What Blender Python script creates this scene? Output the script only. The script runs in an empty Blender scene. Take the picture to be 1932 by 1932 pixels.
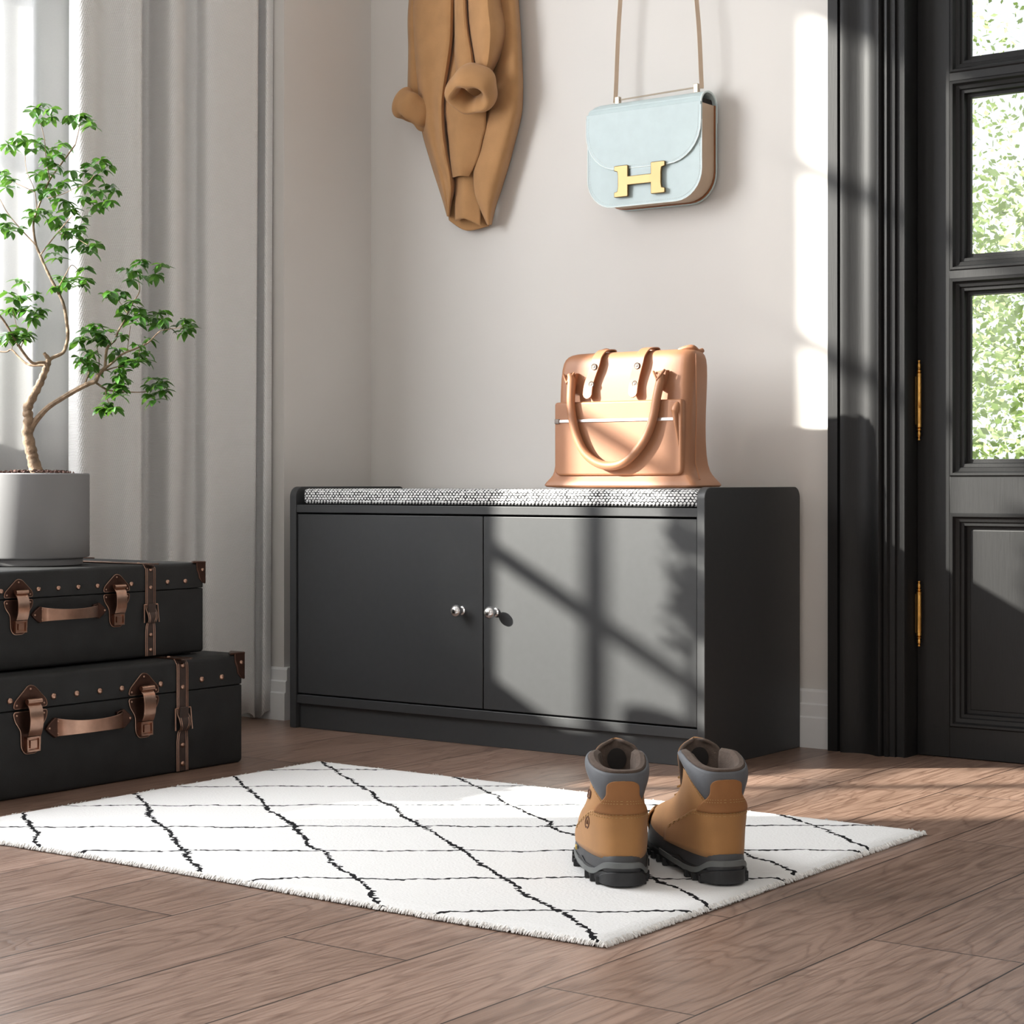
import bpy, math, random
from mathutils import Vector, Matrix
random.seed(7)
PI = math.pi
C = bpy.context.scene.collection
sc = bpy.context.scene

# ------------------------------------------------------------------ camera model
F = 3608.24; HOR = 911.95; YAW = .634; CAM = (2.9567, -3.4571, .53)
cc, ss = math.cos(YAW), math.sin(YAW)
def ray(x, y):
    l = (x-966)/F; v = -(y-HOR)/F
    return (l*cc-ss, l*ss+cc, v)
def on(ax, val, x, y):
    """point of the plane coordinate[ax]=val measured from the photograph"""
    r = ray(x, y); t = (val-CAM[ax])/r[ax]
    return Vector([CAM[i]+t*r[i] for i in range(3)])
def at_depth(d, x, y):
    r = ray(x, y); return Vector([CAM[i]+d*r[i] for i in range(3)])

# ------------------------------------------------------------------ materials
def nn(nt, t, **k):
    n = nt.nodes.new(t)
    for a, b in k.items(): setattr(n, a, b)
    return n
def mat(name, col, rough=.5, metal=0, spec=.5, var=.08, vs=30, bump=0, bs=200, bd=.002, sheen=0, coat=0, stretch=None, trans=0):
    m = bpy.data.materials.new(name); m.use_nodes = True
    nt = m.node_tree; b = nt.nodes['Principled BSDF']; L = nt.links.new
    tc = nn(nt, 'ShaderNodeTexCoord'); src = tc.outputs['Object']
    if stretch:
        mp = nn(nt, 'ShaderNodeMapping'); mp.inputs['Scale'].default_value = stretch
        L(src, mp.inputs[0]); src = mp.outputs[0]
    n = nn(nt, 'ShaderNodeTexNoise'); n.inputs['Scale'].default_value = vs; n.inputs['Detail'].default_value = 5
    L(src, n.inputs['Vector'])
    r = nn(nt, 'ShaderNodeValToRGB')
    r.color_ramp.elements[0].position = .3; r.color_ramp.elements[1].position = .7
    r.color_ramp.elements[0].color = [c*(1-var) for c in col]+[1]
    r.color_ramp.elements[1].color = [min(1, c*(1+var)) for c in col]+[1]
    L(n.outputs['Fac'], r.inputs[0]); L(r.outputs[0], b.inputs['Base Color'])
    b.inputs['Roughness'].default_value = rough; b.inputs['Metallic'].default_value = metal
    b.inputs['Specular IOR Level'].default_value = spec
    b.inputs['Sheen Weight'].default_value = sheen; b.inputs['Coat Weight'].default_value = coat
    if bump:
        n2 = nn(nt, 'ShaderNodeTexNoise'); n2.inputs['Scale'].default_value = bs; n2.inputs['Detail'].default_value = 3
        L(src, n2.inputs['Vector'])
        bp = nn(nt, 'ShaderNodeBump'); bp.inputs['Strength'].default_value = bump; bp.inputs['Distance'].default_value = bd
        L(n2.outputs['Fac'], bp.inputs['Height']); L(bp.outputs[0], b.inputs['Normal'])
    return m

def math_node(nt, op, a, b=None, c=None):
    n = nn(nt, 'ShaderNodeMath', operation=op)
    for i, v in enumerate((a, b, c)):
        if v is None: continue
        if isinstance(v, (int, float)): n.inputs[i].default_value = v
        else: nt.links.new(v, n.inputs[i])
    return n.outputs[0]
def mixc(nt, fac, a, b, blend='MIX'):
    n = nn(nt, 'ShaderNodeMix', data_type='RGBA', blend_type=blend)
    for sock, v in ((n.inputs[0], fac), (n.inputs[6], a), (n.inputs[7], b)):
        if isinstance(v, (int, float)): sock.default_value = v
        elif isinstance(v, (tuple, list)): sock.default_value = v
        else: nt.links.new(v, sock)
    return n.outputs[2]

def floor_mat():
    m = bpy.data.materials.new('oak planks'); m.use_nodes = True
    nt = m.node_tree; b = nt.nodes['Principled BSDF']; L = nt.links.new
    tc = nn(nt, 'ShaderNodeTexCoord'); sp = nn(nt, 'ShaderNodeSeparateXYZ'); L(tc.outputs['Object'], sp.inputs[0])
    X = sp.outputs[0]; Y = sp.outputs[1]
    u = math_node(nt, 'ADD', Y, 1.42+1.036*20); v = math_node(nt, 'ADD', X, -1.418+.186*20)
    cb = nn(nt, 'ShaderNodeCombineXYZ'); L(u, cb.inputs[0]); L(v, cb.inputs[1])
    def brick(c1, c2, mo, ms):
        br = nn(nt, 'ShaderNodeTexBrick'); br.offset = .381; br.offset_frequency = 2; br.squash = 1
        br.inputs['Scale'].default_value = 1; br.inputs['Brick Width'].default_value = 1.036; br.inputs['Row Height'].default_value = .186
        br.inputs['Mortar Size'].default_value = ms; br.inputs['Mortar Smooth'].default_value = .2
        br.inputs['Color1'].default_value = c1; br.inputs['Color2'].default_value = c2; br.inputs['Mortar'].default_value = mo
        L(cb.outputs[0], br.inputs['Vector']); return br
    rnd = brick((0, 0, 0, 1), (1, 1, 1, 1), (.5, .5, .5, 1), 0)
    seam = brick((1, 1, 1, 1), (1, 1, 1, 1), (0, 0, 0, 1), .0013)
    off = math_node(nt, 'MULTIPLY', rnd.outputs['Color'], 37.0)
    # grain coordinates: stretched along the plank, shifted per plank
    def coords(sx, sy):
        c = nn(nt, 'ShaderNodeCombineXYZ')
        L(math_node(nt, 'MULTIPLY', X, sx), c.inputs[0]); L(math_node(nt, 'MULTIPLY_ADD', Y, sy, off), c.inputs[1]); L(off, c.inputs[2]); return c.outputs[0]
    n1 = nn(nt, 'ShaderNodeTexNoise'); n1.inputs['Scale'].default_value = 1; n1.inputs['Detail'].default_value = 3; n1.inputs['Distortion'].default_value = .4
    L(coords(9, 1.6), n1.inputs['Vector'])
    rings = math_node(nt, 'FRACT', math_node(nt, 'MULTIPLY', n1.outputs['Fac'], 15))       # cathedral grain
    rings = math_node(nt, 'ABSOLUTE', math_node(nt, 'SUBTRACT', rings, .5))
    n2 = nn(nt, 'ShaderNodeTexNoise'); n2.inputs['Scale'].default_value = 1; n2.inputs['Detail'].default_value = 6; n2.inputs['Roughness'].default_value = .65
    L(coords(190, 7), n2.inputs['Vector'])
    n3 = nn(nt, 'ShaderNodeTexNoise'); n3.inputs['Scale'].default_value = 1; n3.inputs['Detail'].default_value = 2
    L(coords(3.5, .9), n3.inputs['Vector'])
    base = mixc(nt, rnd.outputs['Color'], (.27, .185, .143, 1), (.345, .243, .192, 1))
    r3 = nn(nt, 'ShaderNodeValToRGB'); r3.color_ramp.elements[0].position = .35; r3.color_ramp.elements[1].position = .7
    r3.color_ramp.elements[0].color = (.82, .76, .72, 1); r3.color_ramp.elements[1].color = (1.15, 1.1, 1.08, 1)
    L(n3.outputs['Fac'], r3.inputs[0]); base = mixc(nt, 1.0, base, r3.outputs[0], 'MULTIPLY')
    rg = nn(nt, 'ShaderNodeValToRGB'); rg.color_ramp.elements[0].position = 0; rg.color_ramp.elements[1].position = .22
    rg.color_ramp.elements[0].color = (.62, .56, .53, 1); rg.color_ramp.elements[1].color = (1, 1, 1, 1)
    L(rings, rg.inputs[0]); base = mixc(nt, .75, base, rg.outputs[0], 'MULTIPLY')
    rf = nn(nt, 'ShaderNodeValToRGB'); rf.color_ramp.elements[0].position = .33; rf.color_ramp.elements[1].position = .6
    rf.color_ramp.elements[0].color = (.6, .55, .52, 1); rf.color_ramp.elements[1].color = (1.05, 1.05, 1.05, 1)
    L(n2.outputs['Fac'], rf.inputs[0]); base = mixc(nt, .95, base, rf.outputs[0], 'MULTIPLY')
    base = mixc(nt, seam.outputs['Color'], (.025, .015, .012, 1), base)
    L(base, b.inputs['Base Color'])
    b.inputs['Specular IOR Level'].default_value = .6
    L(math_node(nt, 'MULTIPLY_ADD', n2.outputs['Fac'], .18, .24), b.inputs['Roughness'])
    h = math_node(nt, 'ADD', math_node(nt, 'MULTIPLY', rf.outputs[0], .35), math_node(nt, 'MULTIPLY', rg.outputs[0], .5))
    h = math_node(nt, 'ADD', h, math_node(nt, 'MULTIPLY', seam.outputs['Color'], 1.6))
    bp = nn(nt, 'ShaderNodeBump'); bp.inputs['Strength'].default_value = .8; bp.inputs['Distance'].default_value = .0013
    L(h, bp.inputs['Height']); L(bp.outputs[0], b.inputs['Normal'])
    return m

def rug_mat():
    m = bpy.data.materials.new('white wool with black lines'); m.use_nodes = True
    nt = m.node_tree; b = nt.nodes['Principled BSDF']; L = nt.links.new
    tc = nn(nt, 'ShaderNodeTexCoord'); sp = nn(nt, 'ShaderNodeSeparateXYZ'); L(tc.outputs['Object'], sp.inputs[0])
    X = sp.outputs[0]; Y = sp.outputs[1]       # object origin lies in the world origin
    n = nn(nt, 'ShaderNodeTexNoise'); n.inputs['Scale'].default_value = 9; n.inputs['Detail'].default_value = 2; L(tc.outputs['Object'], n.inputs['Vector'])
    nf = nn(nt, 'ShaderNodeTexNoise'); nf.inputs['Scale'].default_value = 95; nf.inputs['Detail'].default_value = 1; L(tc.outputs['Object'], nf.inputs['Vector'])
    wob = math_node(nt, 'ADD', math_node(nt, 'MULTIPLY_ADD', n.outputs['Fac'], .05, -.025), math_node(nt, 'MULTIPLY_ADD', nf.outputs['Fac'], .014, -.007))
    def fam(y0, slope, step, w):
        t = math_node(nt, 'SUBTRACT', Y, math_node(nt, 'MULTIPLY_ADD', X, slope, y0-slope*.53))
        t = math_node(nt, 'ADD', t, wob)
        t = math_node(nt, 'FRACT', math_node(nt, 'ADD', math_node(nt, 'DIVIDE', t, step), .5+20))
        t = math_node(nt, 'ABSOLUTE', math_node(nt, 'SUBTRACT', t, .5))
        return math_node(nt, 'LESS_THAN', t, w)
    na = nn(nt, 'ShaderNodeTexNoise'); na.inputs['Scale'].default_value = 130; na.inputs['Detail'].default_value = 0; L(tc.outputs['Object'], na.inputs['Vector'])
    wa = math_node(nt, 'MULTIPLY_ADD', na.outputs['Fac'], .05, -.007)
    la = fam(-.771, -.712, .231, wa); lb = fam(-.921, .75, .24, math_node(nt, 'MULTIPLY_ADD', na.outputs['Fac'], .040, -.0035))
    line = math_node(nt, 'MAXIMUM', la, lb)
    L(mixc(nt, line, (.76, .76, .755, 1), (.012, .012, .014, 1)), b.inputs['Base Color'])
    b.inputs['Roughness'].default_value = .95; b.inputs['Specular IOR Level'].default_value = .1
    n2 = nn(nt, 'ShaderNodeTexNoise'); n2.inputs['Scale'].default_value = 260; n2.inputs['Detail'].default_value = 3; L(tc.outputs['Object'], n2.inputs['Vector'])
    bp = nn(nt, 'ShaderNodeBump'); bp.inputs['Strength'].default_value = .5; bp.inputs['Distance'].default_value = .002
    L(n2.outputs['Fac'], bp.inputs['Height']); L(bp.outputs[0], b.inputs['Normal'])
    return m

def twill_mat():
    m = bpy.data.materials.new('grey woven curtain'); m.use_nodes = True
    nt = m.node_tree; b = nt.nodes['Principled BSDF']; L = nt.links.new
    tc = nn(nt, 'ShaderNodeTexCoord'); sp = nn(nt, 'ShaderNodeSeparateXYZ'); L(tc.outputs['UV'], sp.inputs[0])
    U_ = sp.outputs[0]; V_ = sp.outputs[1]; k = 2*PI/.0085
    s1 = math_node(nt, 'SINE', math_node(nt, 'MULTIPLY', math_node(nt, 'ADD', U_, V_), k))
    s2 = math_node(nt, 'SINE', math_node(nt, 'MULTIPLY', math_node(nt, 'SUBTRACT', U_, math_node(nt, 'MULTIPLY', V_, 1.7)), k))
    h = math_node(nt, 'MULTIPLY', s1, s2)
    r = nn(nt, 'ShaderNodeValToRGB'); r.color_ramp.elements[0].color = (.66, .655, .65, 1); r.color_ramp.elements[1].color = (.86, .855, .85, 1)
    L(math_node(nt, 'MULTIPLY_ADD', h, .5, .5), r.inputs[0]); L(r.outputs[0], b.inputs['Base Color'])
    bp = nn(nt, 'ShaderNodeBump'); bp.inputs['Strength'].default_value = .35; bp.inputs['Distance'].default_value = .0015
    L(h, bp.inputs['Height']); L(bp.outputs[0], b.inputs['Normal'])
    b.inputs['Roughness'].default_value = .85; b.inputs['Specular IOR Level'].default_value = .2
    return m

def sheer_mat():
    m = bpy.data.materials.new('white sheer'); m.use_nodes = True
    nt = m.node_tree; L = nt.links.new; nt.nodes.remove(nt.nodes['Principled BSDF'])
    out = nt.nodes['Material Output']
    tc = nn(nt, 'ShaderNodeTexCoord'); n = nn(nt, 'ShaderNodeTexNoise'); n.inputs['Scale'].default_value = 400; L(tc.outputs['Object'], n.inputs['Vector'])
    col = mixc(nt, n.outputs['Fac'], (.62, .62, .63, 1), (.68, .68, .68, 1))
    d = nn(nt, 'ShaderNodeBsdfDiffuse'); t = nn(nt, 'ShaderNodeBsdfTranslucent'); tr = nn(nt, 'ShaderNodeBsdfTransparent')
    L(col, d.inputs[0]); L(col, t.inputs[0])
    a = nn(nt, 'ShaderNodeMixShader'); a.inputs[0].default_value = .4; L(d.outputs[0], a.inputs[1]); L(t.outputs[0], a.inputs[2])
    c = nn(nt, 'ShaderNodeMixShader'); c.inputs[0].default_value = .12; L(a.outputs[0], c.inputs[1]); L(tr.outputs[0], c.inputs[2])
    L(c.outputs[0], out.inputs[0]); return m

def glass_mat():
    m = bpy.data.materials.new('clear glass'); m.use_nodes = True
    nt = m.node_tree; L = nt.links.new; nt.nodes.remove(nt.nodes['Principled BSDF'])
    out = nt.nodes['Material Output']
    g = nn(nt, 'ShaderNodeBsdfGlossy'); g.inputs['Roughness'].default_value = .02
    t = nn(nt, 'ShaderNodeBsdfTransparent'); t.inputs[0].default_value = (.96, .97, .96, 1)
    lw = nn(nt, 'ShaderNodeLayerWeight'); f = nn(nt, 'ShaderNodeMath', operation='MULTIPLY_ADD'); L(math_node(nt, 'POWER', lw.outputs['Facing'], 5.0), f.inputs[0]); f.inputs[1].default_value = .5; f.inputs[2].default_value = .025
    c = nn(nt, 'ShaderNodeMixShader'); L(f.outputs[0], c.inputs[0]); L(t.outputs[0], c.inputs[1]); L(g.outputs[0], c.inputs[2])
    L(c.outputs[0], out.inputs[0]); return m

def tweed_mat():
    m = bpy.data.materials.new('black and white woven tweed'); m.use_nodes = True
    nt = m.node_tree; b = nt.nodes['Principled BSDF']; L = nt.links.new
    tc = nn(nt, 'ShaderNodeTexCoord'); sp = nn(nt, 'ShaderNodeSeparateXYZ'); L(tc.outputs['Object'], sp.inputs[0])
    X = math_node(nt, 'ADD', sp.outputs[0], sp.outputs[1])
    Z = math_node(nt, 'ADD', sp.outputs[2], math_node(nt, 'MULTIPLY', sp.outputs[1], .98))
    n = nn(nt, 'ShaderNodeTexNoise'); n.inputs['Scale'].default_value = 160; n.inputs['Detail'].default_value = 1; L(tc.outputs['Object'], n.inputs['Vector'])
    row = math_node(nt, 'FLOOR', math_node(nt, 'DIVIDE', Z, .0052))
    xs = math_node(nt, 'MULTIPLY_ADD', row, .0045, X)
    sx = math_node(nt, 'SINE', math_node(nt, 'MULTIPLY', xs, 2*PI/.0085))
    sz = math_node(nt, 'COSINE', math_node(nt, 'MULTIPLY', math_node(nt, 'ADD', Z, .0026), 2*PI/.0052))
    v = math_node(nt, 'ADD', math_node(nt, 'ADD', math_node(nt, 'MULTIPLY', sx, .55), math_node(nt, 'MULTIPLY', sz, -.45)), math_node(nt, 'MULTIPLY_ADD', n.outputs['Fac'], 1.6, -.72))
    r = nn(nt, 'ShaderNodeValToRGB'); r.color_ramp.elements[0].position = .46; r.color_ramp.elements[1].position = .56
    r.color_ramp.elements[0].color = (.8, .8, .8, 1); r.color_ramp.elements[1].color = (.012, .012, .014, 1)
    L(math_node(nt, 'MULTIPLY_ADD', v, .3, .475), r.inputs[0]); L(r.outputs[0], b.inputs['Base Color'])
    b.inputs['Roughness'].default_value = .9
    bp = nn(nt, 'ShaderNodeBump'); bp.inputs['Strength'].default_value = .5; bp.inputs['Distance'].default_value = .001; bp.invert = True
    L(v, bp.inputs['Height']); L(bp.outputs[0], b.inputs['Normal'])
    return m

M = dict(
 wall=mat('warm white plaster', (.69, .665, .635), .9, var=.01, vs=6, bump=.05, bs=90, spec=.2),
 ceil=mat('white ceiling paint', (.85, .85, .84), .9, var=.01),
 base=mat('white skirting paint', (.78, .78, .78), .55, var=.01),
 floor=floor_mat(), rug=rug_mat(), twill=twill_mat(), sheer=sheer_mat(), glass=glass_mat(), tweed=tweed_mat(),
 fringe=mat('white wool edge', (.84, .83, .81), .95, var=.15, vs=300, spec=.1),
 black=mat('black painted wood', (.012, .012, .0125), .5, spec=.28, var=.15, vs=60, bump=.12, bs=30, bd=.001, stretch=(12, 12, .6)),
 cab=mat('charcoal laminate', (.034, .0355, .0375), .45, var=.05, vs=80, bump=.03, bs=500, bd=.0005),
 steel=mat('polished steel', (.75, .75, .76), .16, 1, var=.03),
 brass=mat('aged brass', (.75, .42, .12), .28, 1, var=.15, vs=90),
 case=mat('black case hide', (.011, .0115, .012), .72, var=.35, vs=22, bump=.25, bs=260, bd=.0008),
 copper=mat('burnished copper', (.45, .28, .21), .28, 1, var=.12, vs=60),
 dcopper=mat('dark oxidised copper', (.075, .038, .028), .42, .85, var=.3, vs=40),
 strap=mat('dark brown leather', (.045, .026, .02), .5, var=.3, vs=50),
 pot=mat('matt grey ceramic', (.22, .22, .225), .6, var=.02, vs=20),
 soil=mat('dark bark mulch', (.075, .038, .03), .9, var=.6, vs=120, bump=.6, bs=150, bd=.004),
 bark=mat('knobbly bark', (.25, .175, .115), .85, var=.45, vs=70, bump=.7, bs=120, bd=.003),
 camel=mat('camel wool', (.43, .235, .105), .95, var=.07, vs=25, bump=.25, bs=420, bd=.0012, sheen=.15, spec=.15),
 mint=mat('pale blue grained leather', (.50, .60, .61), .5, var=.03, vs=40, bump=.12, bs=500, bd=.0008),
 mint2=mat('pale blue edge paint', (.80, .88, .88), .45, var=.02),
 thread=mat('pale thread', (.62, .66, .66), .8, var=.05),
 taupe=mat('beige lining leather', (.50, .375, .27), .55, var=.05),
 rust=mat('russet edge paint', (.25, .09, .03), .5, var=.05),
 void=mat('near black lining', (.012, .009, .008), .8, var=.2),
 gold=mat('pale gold metal', (.19, .135, .062), .34, .85, var=.04),
 champ=mat('champagne metal', (.50, .42, .33), .4, .75, var=.04),
 tan=mat('tan smooth leather', (.355, .158, .078), .5, var=.07, vs=12, bump=.12, bs=300, bd=.0006),
 tan2=mat('tan leather edge', (.40, .17, .08), .5, var=.07, vs=12),
 nickel=mat('antique nickel', (.20, .165, .145), .45, .5, var=.2, vs=200),
 zip=mat('silver zip', (.8, .8, .82), .3, 1, var=.15, vs=400),
 nubuck=mat('wheat nubuck', (.40, .195, .065), .75, var=.1, vs=18, bump=.2, bs=350, bd=.0008, sheen=.1),
 nubuck2=mat('darker wheat nubuck', (.33, .145, .05), .75, var=.1, vs=25, bump=.2, bs=350, bd=.0008),
 nthread=mat('ochre thread', (.46, .29, .12), .8, var=.05),
 collar=mat('slate padded collar', (.105, .112, .125), .6, var=.04, vs=60, bump=.1, bs=400),
 lining=mat('brown mesh lining', (.10, .072, .057), .95, var=.15, vs=150, bump=.3, bs=500),
 sole=mat('black rubber', (.02, .021, .023), .6, var=.15, vs=60, bump=.2, bs=200),
 midsole=mat('charcoal midsole', (.055, .057, .062), .55, var=.08, vs=60),
 stripe=mat('grey midsole stripe', (.14, .15, .15), .55, var=.05),
 logo=mat('burnt brown stamp', (.13, .055, .03), .7, var=.1),
 yellow=mat('yellow plug', (.6, .42, .1), .6, var=.05),
 leafout=mat('sunny garden leaf', (.34, .42, .20), .6, var=.45, vs=1.5, spec=.2),
 grass=mat('lawn', (.25, .33, .12), .9, var=.3, vs=3),
 iron=mat('dark iron', (.03, .03, .03), .5, .8),
)
def leaf_mat():
    m = bpy.data.materials.new('glossy green leaf'); m.use_nodes = True
    nt = m.node_tree; L = nt.links.new; b = nt.nodes['Principled BSDF']; out = nt.nodes['Material Output']
    tc = nn(nt, 'ShaderNodeTexCoord'); n = nn(nt, 'ShaderNodeTexNoise'); n.inputs['Scale'].default_value = 28; n.inputs['Detail'].default_value = 2; L(tc.outputs['Object'], n.inputs['Vector'])
    r = nn(nt, 'ShaderNodeValToRGB'); r.color_ramp.elements[0].position = .4; r.color_ramp.elements[1].position = .62
    r.color_ramp.elements[0].color = (.012, .055, .007, 1); r.color_ramp.elements[1].color = (.055, .17, .018, 1)
    L(n.outputs['Fac'], r.inputs[0]); L(r.outputs[0], b.inputs['Base Color']); b.inputs['Roughness'].default_value = .3
    t = nn(nt, 'ShaderNodeBsdfTranslucent'); t.inputs[0].default_value = (.22, .5, .06, 1)
    a = nn(nt, 'ShaderNodeMixShader'); a.inputs[0].default_value = .13; L(b.outputs[0], a.inputs[1]); L(t.outputs[0], a.inputs[2]); L(a.outputs[0], out.inputs[0])
    return m
M['leaf'] = leaf_mat()

# ------------------------------------------------------------------ mesh builder
class MB:
    def __init__(s): s.v = []; s.f = []; s.uv = {}
    def add(s, vs, fs):
        o = len(s.v); s.v += [Vector(p) for p in vs]; s.f += [tuple(i+o for i in f) for f in fs]; return s
    def box(s, a, b):
        x0, y0, z0 = a; x1, y1, z1 = b
        return s.add([(x0,y0,z0),(x1,y0,z0),(x1,y1,z0),(x0,y1,z0),(x0,y0,z1),(x1,y0,z1),(x1,y1,z1),(x0,y1,z1)],
                     [(0,3,2,1),(4,5,6,7),(0,1,5,4),(1,2,6,5),(2,3,7,6),(3,0,4,7)])
    def prism(s, pts, ax, a, b):
        n = len(pts)
        def p3(u, v, w):
            return (w, u, v) if ax == 0 else (u, w, v) if ax == 1 else (u, v, w)
        vs = [p3(u, v, a) for u, v in pts]+[p3(u, v, b) for u, v in pts]
        return s.add(vs, [tuple(range(n)), tuple(range(2*n-1, n-1, -1))]+[(i, (i+1) % n, (i+1) % n+n, i+n) for i in range(n)])
    def loft(s, rings, closed=True, cap=True):
        n = len(rings[0]); vs = [p for r in rings for p in r]; fs = []
        for k in range(len(rings)-1):
            for i in range(n if closed else n-1):
                j = (i+1) % n; fs.append((k*n+i, k*n+j, (k+1)*n+j, (k+1)*n+i))
        if cap and closed: fs += [tuple(range(n-1, -1, -1)), tuple((len(rings)-1)*n+i for i in range(n))]
        return s.add(vs, fs)
    def tube(s, pts, rad, n=8, cap=True, sq=None):
        pts = [Vector(p) for p in pts]; rings = []; up = None
        for i, p in enumerate(pts):
            t = (pts[min(i+1, len(pts)-1)]-pts[max(i-1, 0)]).normalized()
            if up is None: up = t.orthogonal().normalized()
            up = (up-t*up.dot(t)).normalized(); w = t.cross(up)
            r = rad[i] if isinstance(rad, (list, tuple)) else rad
            rings.append([p+up*(r*math.cos(2*PI*k/n))+w*(r*math.sin(2*PI*k/n)) for k in range(n)])
        return s.loft(rings, True, cap)
    def ribbon(s, pts, width, thick, wdir, ndirs=None):
        """flat strap along pts; wdir = width direction"""
        pts = [Vector(p) for p in pts]; wd = Vector(wdir).normalized(); rings = []
        for i, p in enumerate(pts):
            t = (pts[min(i+1, len(pts)-1)]-pts[max(i-1, 0)]).normalized()
            nrm = t.cross(wd).normalized()*thick/2; w = width[i] if isinstance(width, (list, tuple)) else width
            a = wd*w/2
            rings.append([p-a-nrm, p+a-nrm, p+a+nrm, p-a+nrm])
        return s.loft(rings)
    def lathe(s, prof, c, n=32, axis=2, cap=True):
        c = Vector(c); rings = []
        for r, h in prof:
            ring = []
            for k in range(n):
                a = 2*PI*k/n; q = (r*math.cos(a), r*math.sin(a), h)
                if axis == 1: q = (q[0], h, q[1])
                if axis == 0: q = (h, q[0], q[1])
                ring.append(c+Vector(q))
            rings.append(ring)
        return s.loft(rings, True, cap)
    def dome(s, c, r, axis, sgn=1, h=.6, n=12):
        pr = [(r*math.cos(a), sgn*h*r*math.sin(a)) for a in [0, .35, .7, 1.05, 1.35, 1.55]]
        return s.lathe([(r, -sgn*.001)]+pr, c, n, axis)
    def grid(s, g, flip=False):
        nr, nc = len(g), len(g[0])
        fs = [(i*nc+j, i*nc+j+1, (i+1)*nc+j+1, (i+1)*nc+j) for i in range(nr-1) for j in range(nc-1)]
        if flip: fs = [f[::-1] for f in fs]
        return s.add([p for r in g for p in r], fs)
    def build(s, name, m, parent=None, bevel=0, solid=0, sub=0, smooth=True, local=False, segs=2, fixn=True):
        off = Vector((0, 0, 0))
        if parent is not None and not local:
            q = parent
            while q is not None: off += Vector(q.location); q = q.parent
        me = bpy.data.meshes.new(name); me.from_pydata([p-off for p in s.v], [], s.f)
        if fixn:
            import bmesh
            bm = bmesh.new(); bm.from_mesh(me); bmesh.ops.recalc_face_normals(bm, faces=bm.faces); bm.to_mesh(me); bm.free()
        me.materials.append(m)
        for p in me.polygons: p.use_smooth = smooth
        o = bpy.data.objects.new(name, me); C.objects.link(o)
        if parent is not None: o.parent = parent
        if smooth and hasattr(me, 'set_sharp_from_angle'): me.set_sharp_from_angle(angle=math.radians(38))
        if solid:
            md = o.modifiers.new('s', 'SOLIDIFY'); md.thickness = solid; md.offset = 0
        if bevel:
            md = o.modifiers.new('b', 'BEVEL'); md.width = bevel; md.segments = segs; md.limit_method = 'ANGLE'; md.angle_limit = math.radians(40)
        if sub:
            md = o.modifiers.new('u', 'SUBSURF'); md.levels = sub; md.render_levels = sub
        return o

def cr(pts, n):
    """Catmull-Rom through tuples"""
    out = []; m = len(pts)
    for i in range(m-1):
        p0, p1, p2, p3 = pts[max(i-1, 0)], pts[i], pts[i+1], pts[min(i+2, m-1)]
        for k in range(n):
            t = k/n
            out.append(tuple(.5*(2*b+(c-a)*t+(2*a-5*b+4*c-d)*t*t+(3*b-a-3*c+d)*t**3) for a, b, c, d in zip(p0, p1, p2, p3)))
    out.append(tuple(pts[-1])); return out

def thing(name, label, cat, loc=(0, 0, 0), rz=0, group=None):
    o = bpy.data.objects.new(name, None); C.objects.link(o); o.location = loc; o.rotation_euler = (0, 0, rz)
    o.empty_display_size = .05
    o['label'] = label; o['category'] = cat
    if group: o['group'] = group
    return o
def tag(o, label, cat, group=None):
    o['label'] = label; o['category'] = cat
    if group: o['group'] = group
    return o
def struct(o, label=None):
    o['kind'] = 'structure'
    if label: o['label'] = label
    return o
def kids(o): return [c for c in bpy.data.objects if c.parent == o]
def copy_tree(o, parent=None):
    c = o.copy(); C.objects.link(c); c.parent = parent
    for ch in kids(o):
        if ch is not c: copy_tree(ch, c)
    return c

# ================================================================== SETTING
XD0, XD1, DH = 1.382, 2.30, 2.16         # door opening
struct(MB().box((-.42, -5.0, -.06), (4.3, .16, 0)).build('floor', M['floor'], smooth=False))
struct(MB().box((XD0-.03, .062, 0), (XD1+.03, .16, .012)).build('trim_2', M['black'], smooth=False))
struct(MB().box((-.42, -5.0, 2.8), (4.3, .16, 2.9)).build('ceiling', M['ceil'], smooth=False))
w = MB().box((-.42, 0, 0), (XD0-.03, .16, 2.8)).box((XD1+.03, 0, 0), (4.3, .16, 2.8)).box((XD0-.03, 0, DH+.03), (XD1+.03, .16, 2.8))
struct(w.build('wall_back', M['wall'], smooth=False))
WX = -.32; WY0, WY1, WZ0, WZ1 = -2.32, -.42, .63, 2.32
w = MB().box((-.42, -.30, 0), (0, 0, 2.8))                                     # pier beside the curtain recess
w.box((-.42, -5, 0), (WX, -.30, WZ0)).box((-.42, -5, WZ1), (WX, -.30, 2.8)).box((-.42, -5, WZ0), (WX, WY0, WZ1)).box((-.42, WY1, WZ0), (WX, -.30, WZ1))
struct(w.build('wall_left', M['wall'], smooth=False))
struct(MB().box((-.42, -5.1, 0), (4.3, -5.0, 2.8)).build('wall_front', M['wall'], smooth=False))
struct(MB().box((4.3, -5.1, 0), (4.4, .16, 2.8)).build('wall_right', M['wall'], smooth=False))
# skirting: stepped profile
prof = [(0, 0), (.017, 0), (.017, .060), (.013, .063), (.013, .086), (.009, .089), (.009, .112), (.006, .117), (0, .117)]
b = MB().prism([(-d, z) for d, z in prof], 0, 0.0, 1.214)
struct(b.build('baseboard_back', M['base'], smooth=False))
b = MB().prism([(d, z) for d, z in prof], 1, -.30, 0.0)
b.prism([(-.30-d, z) for d, z in prof], 0, WX+.001, .017)
b.prism([(WX+d, z) for d, z in prof], 1, -5, -.318)
struct(b.build('baseboard_left', M['base'], smooth=False))

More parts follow.
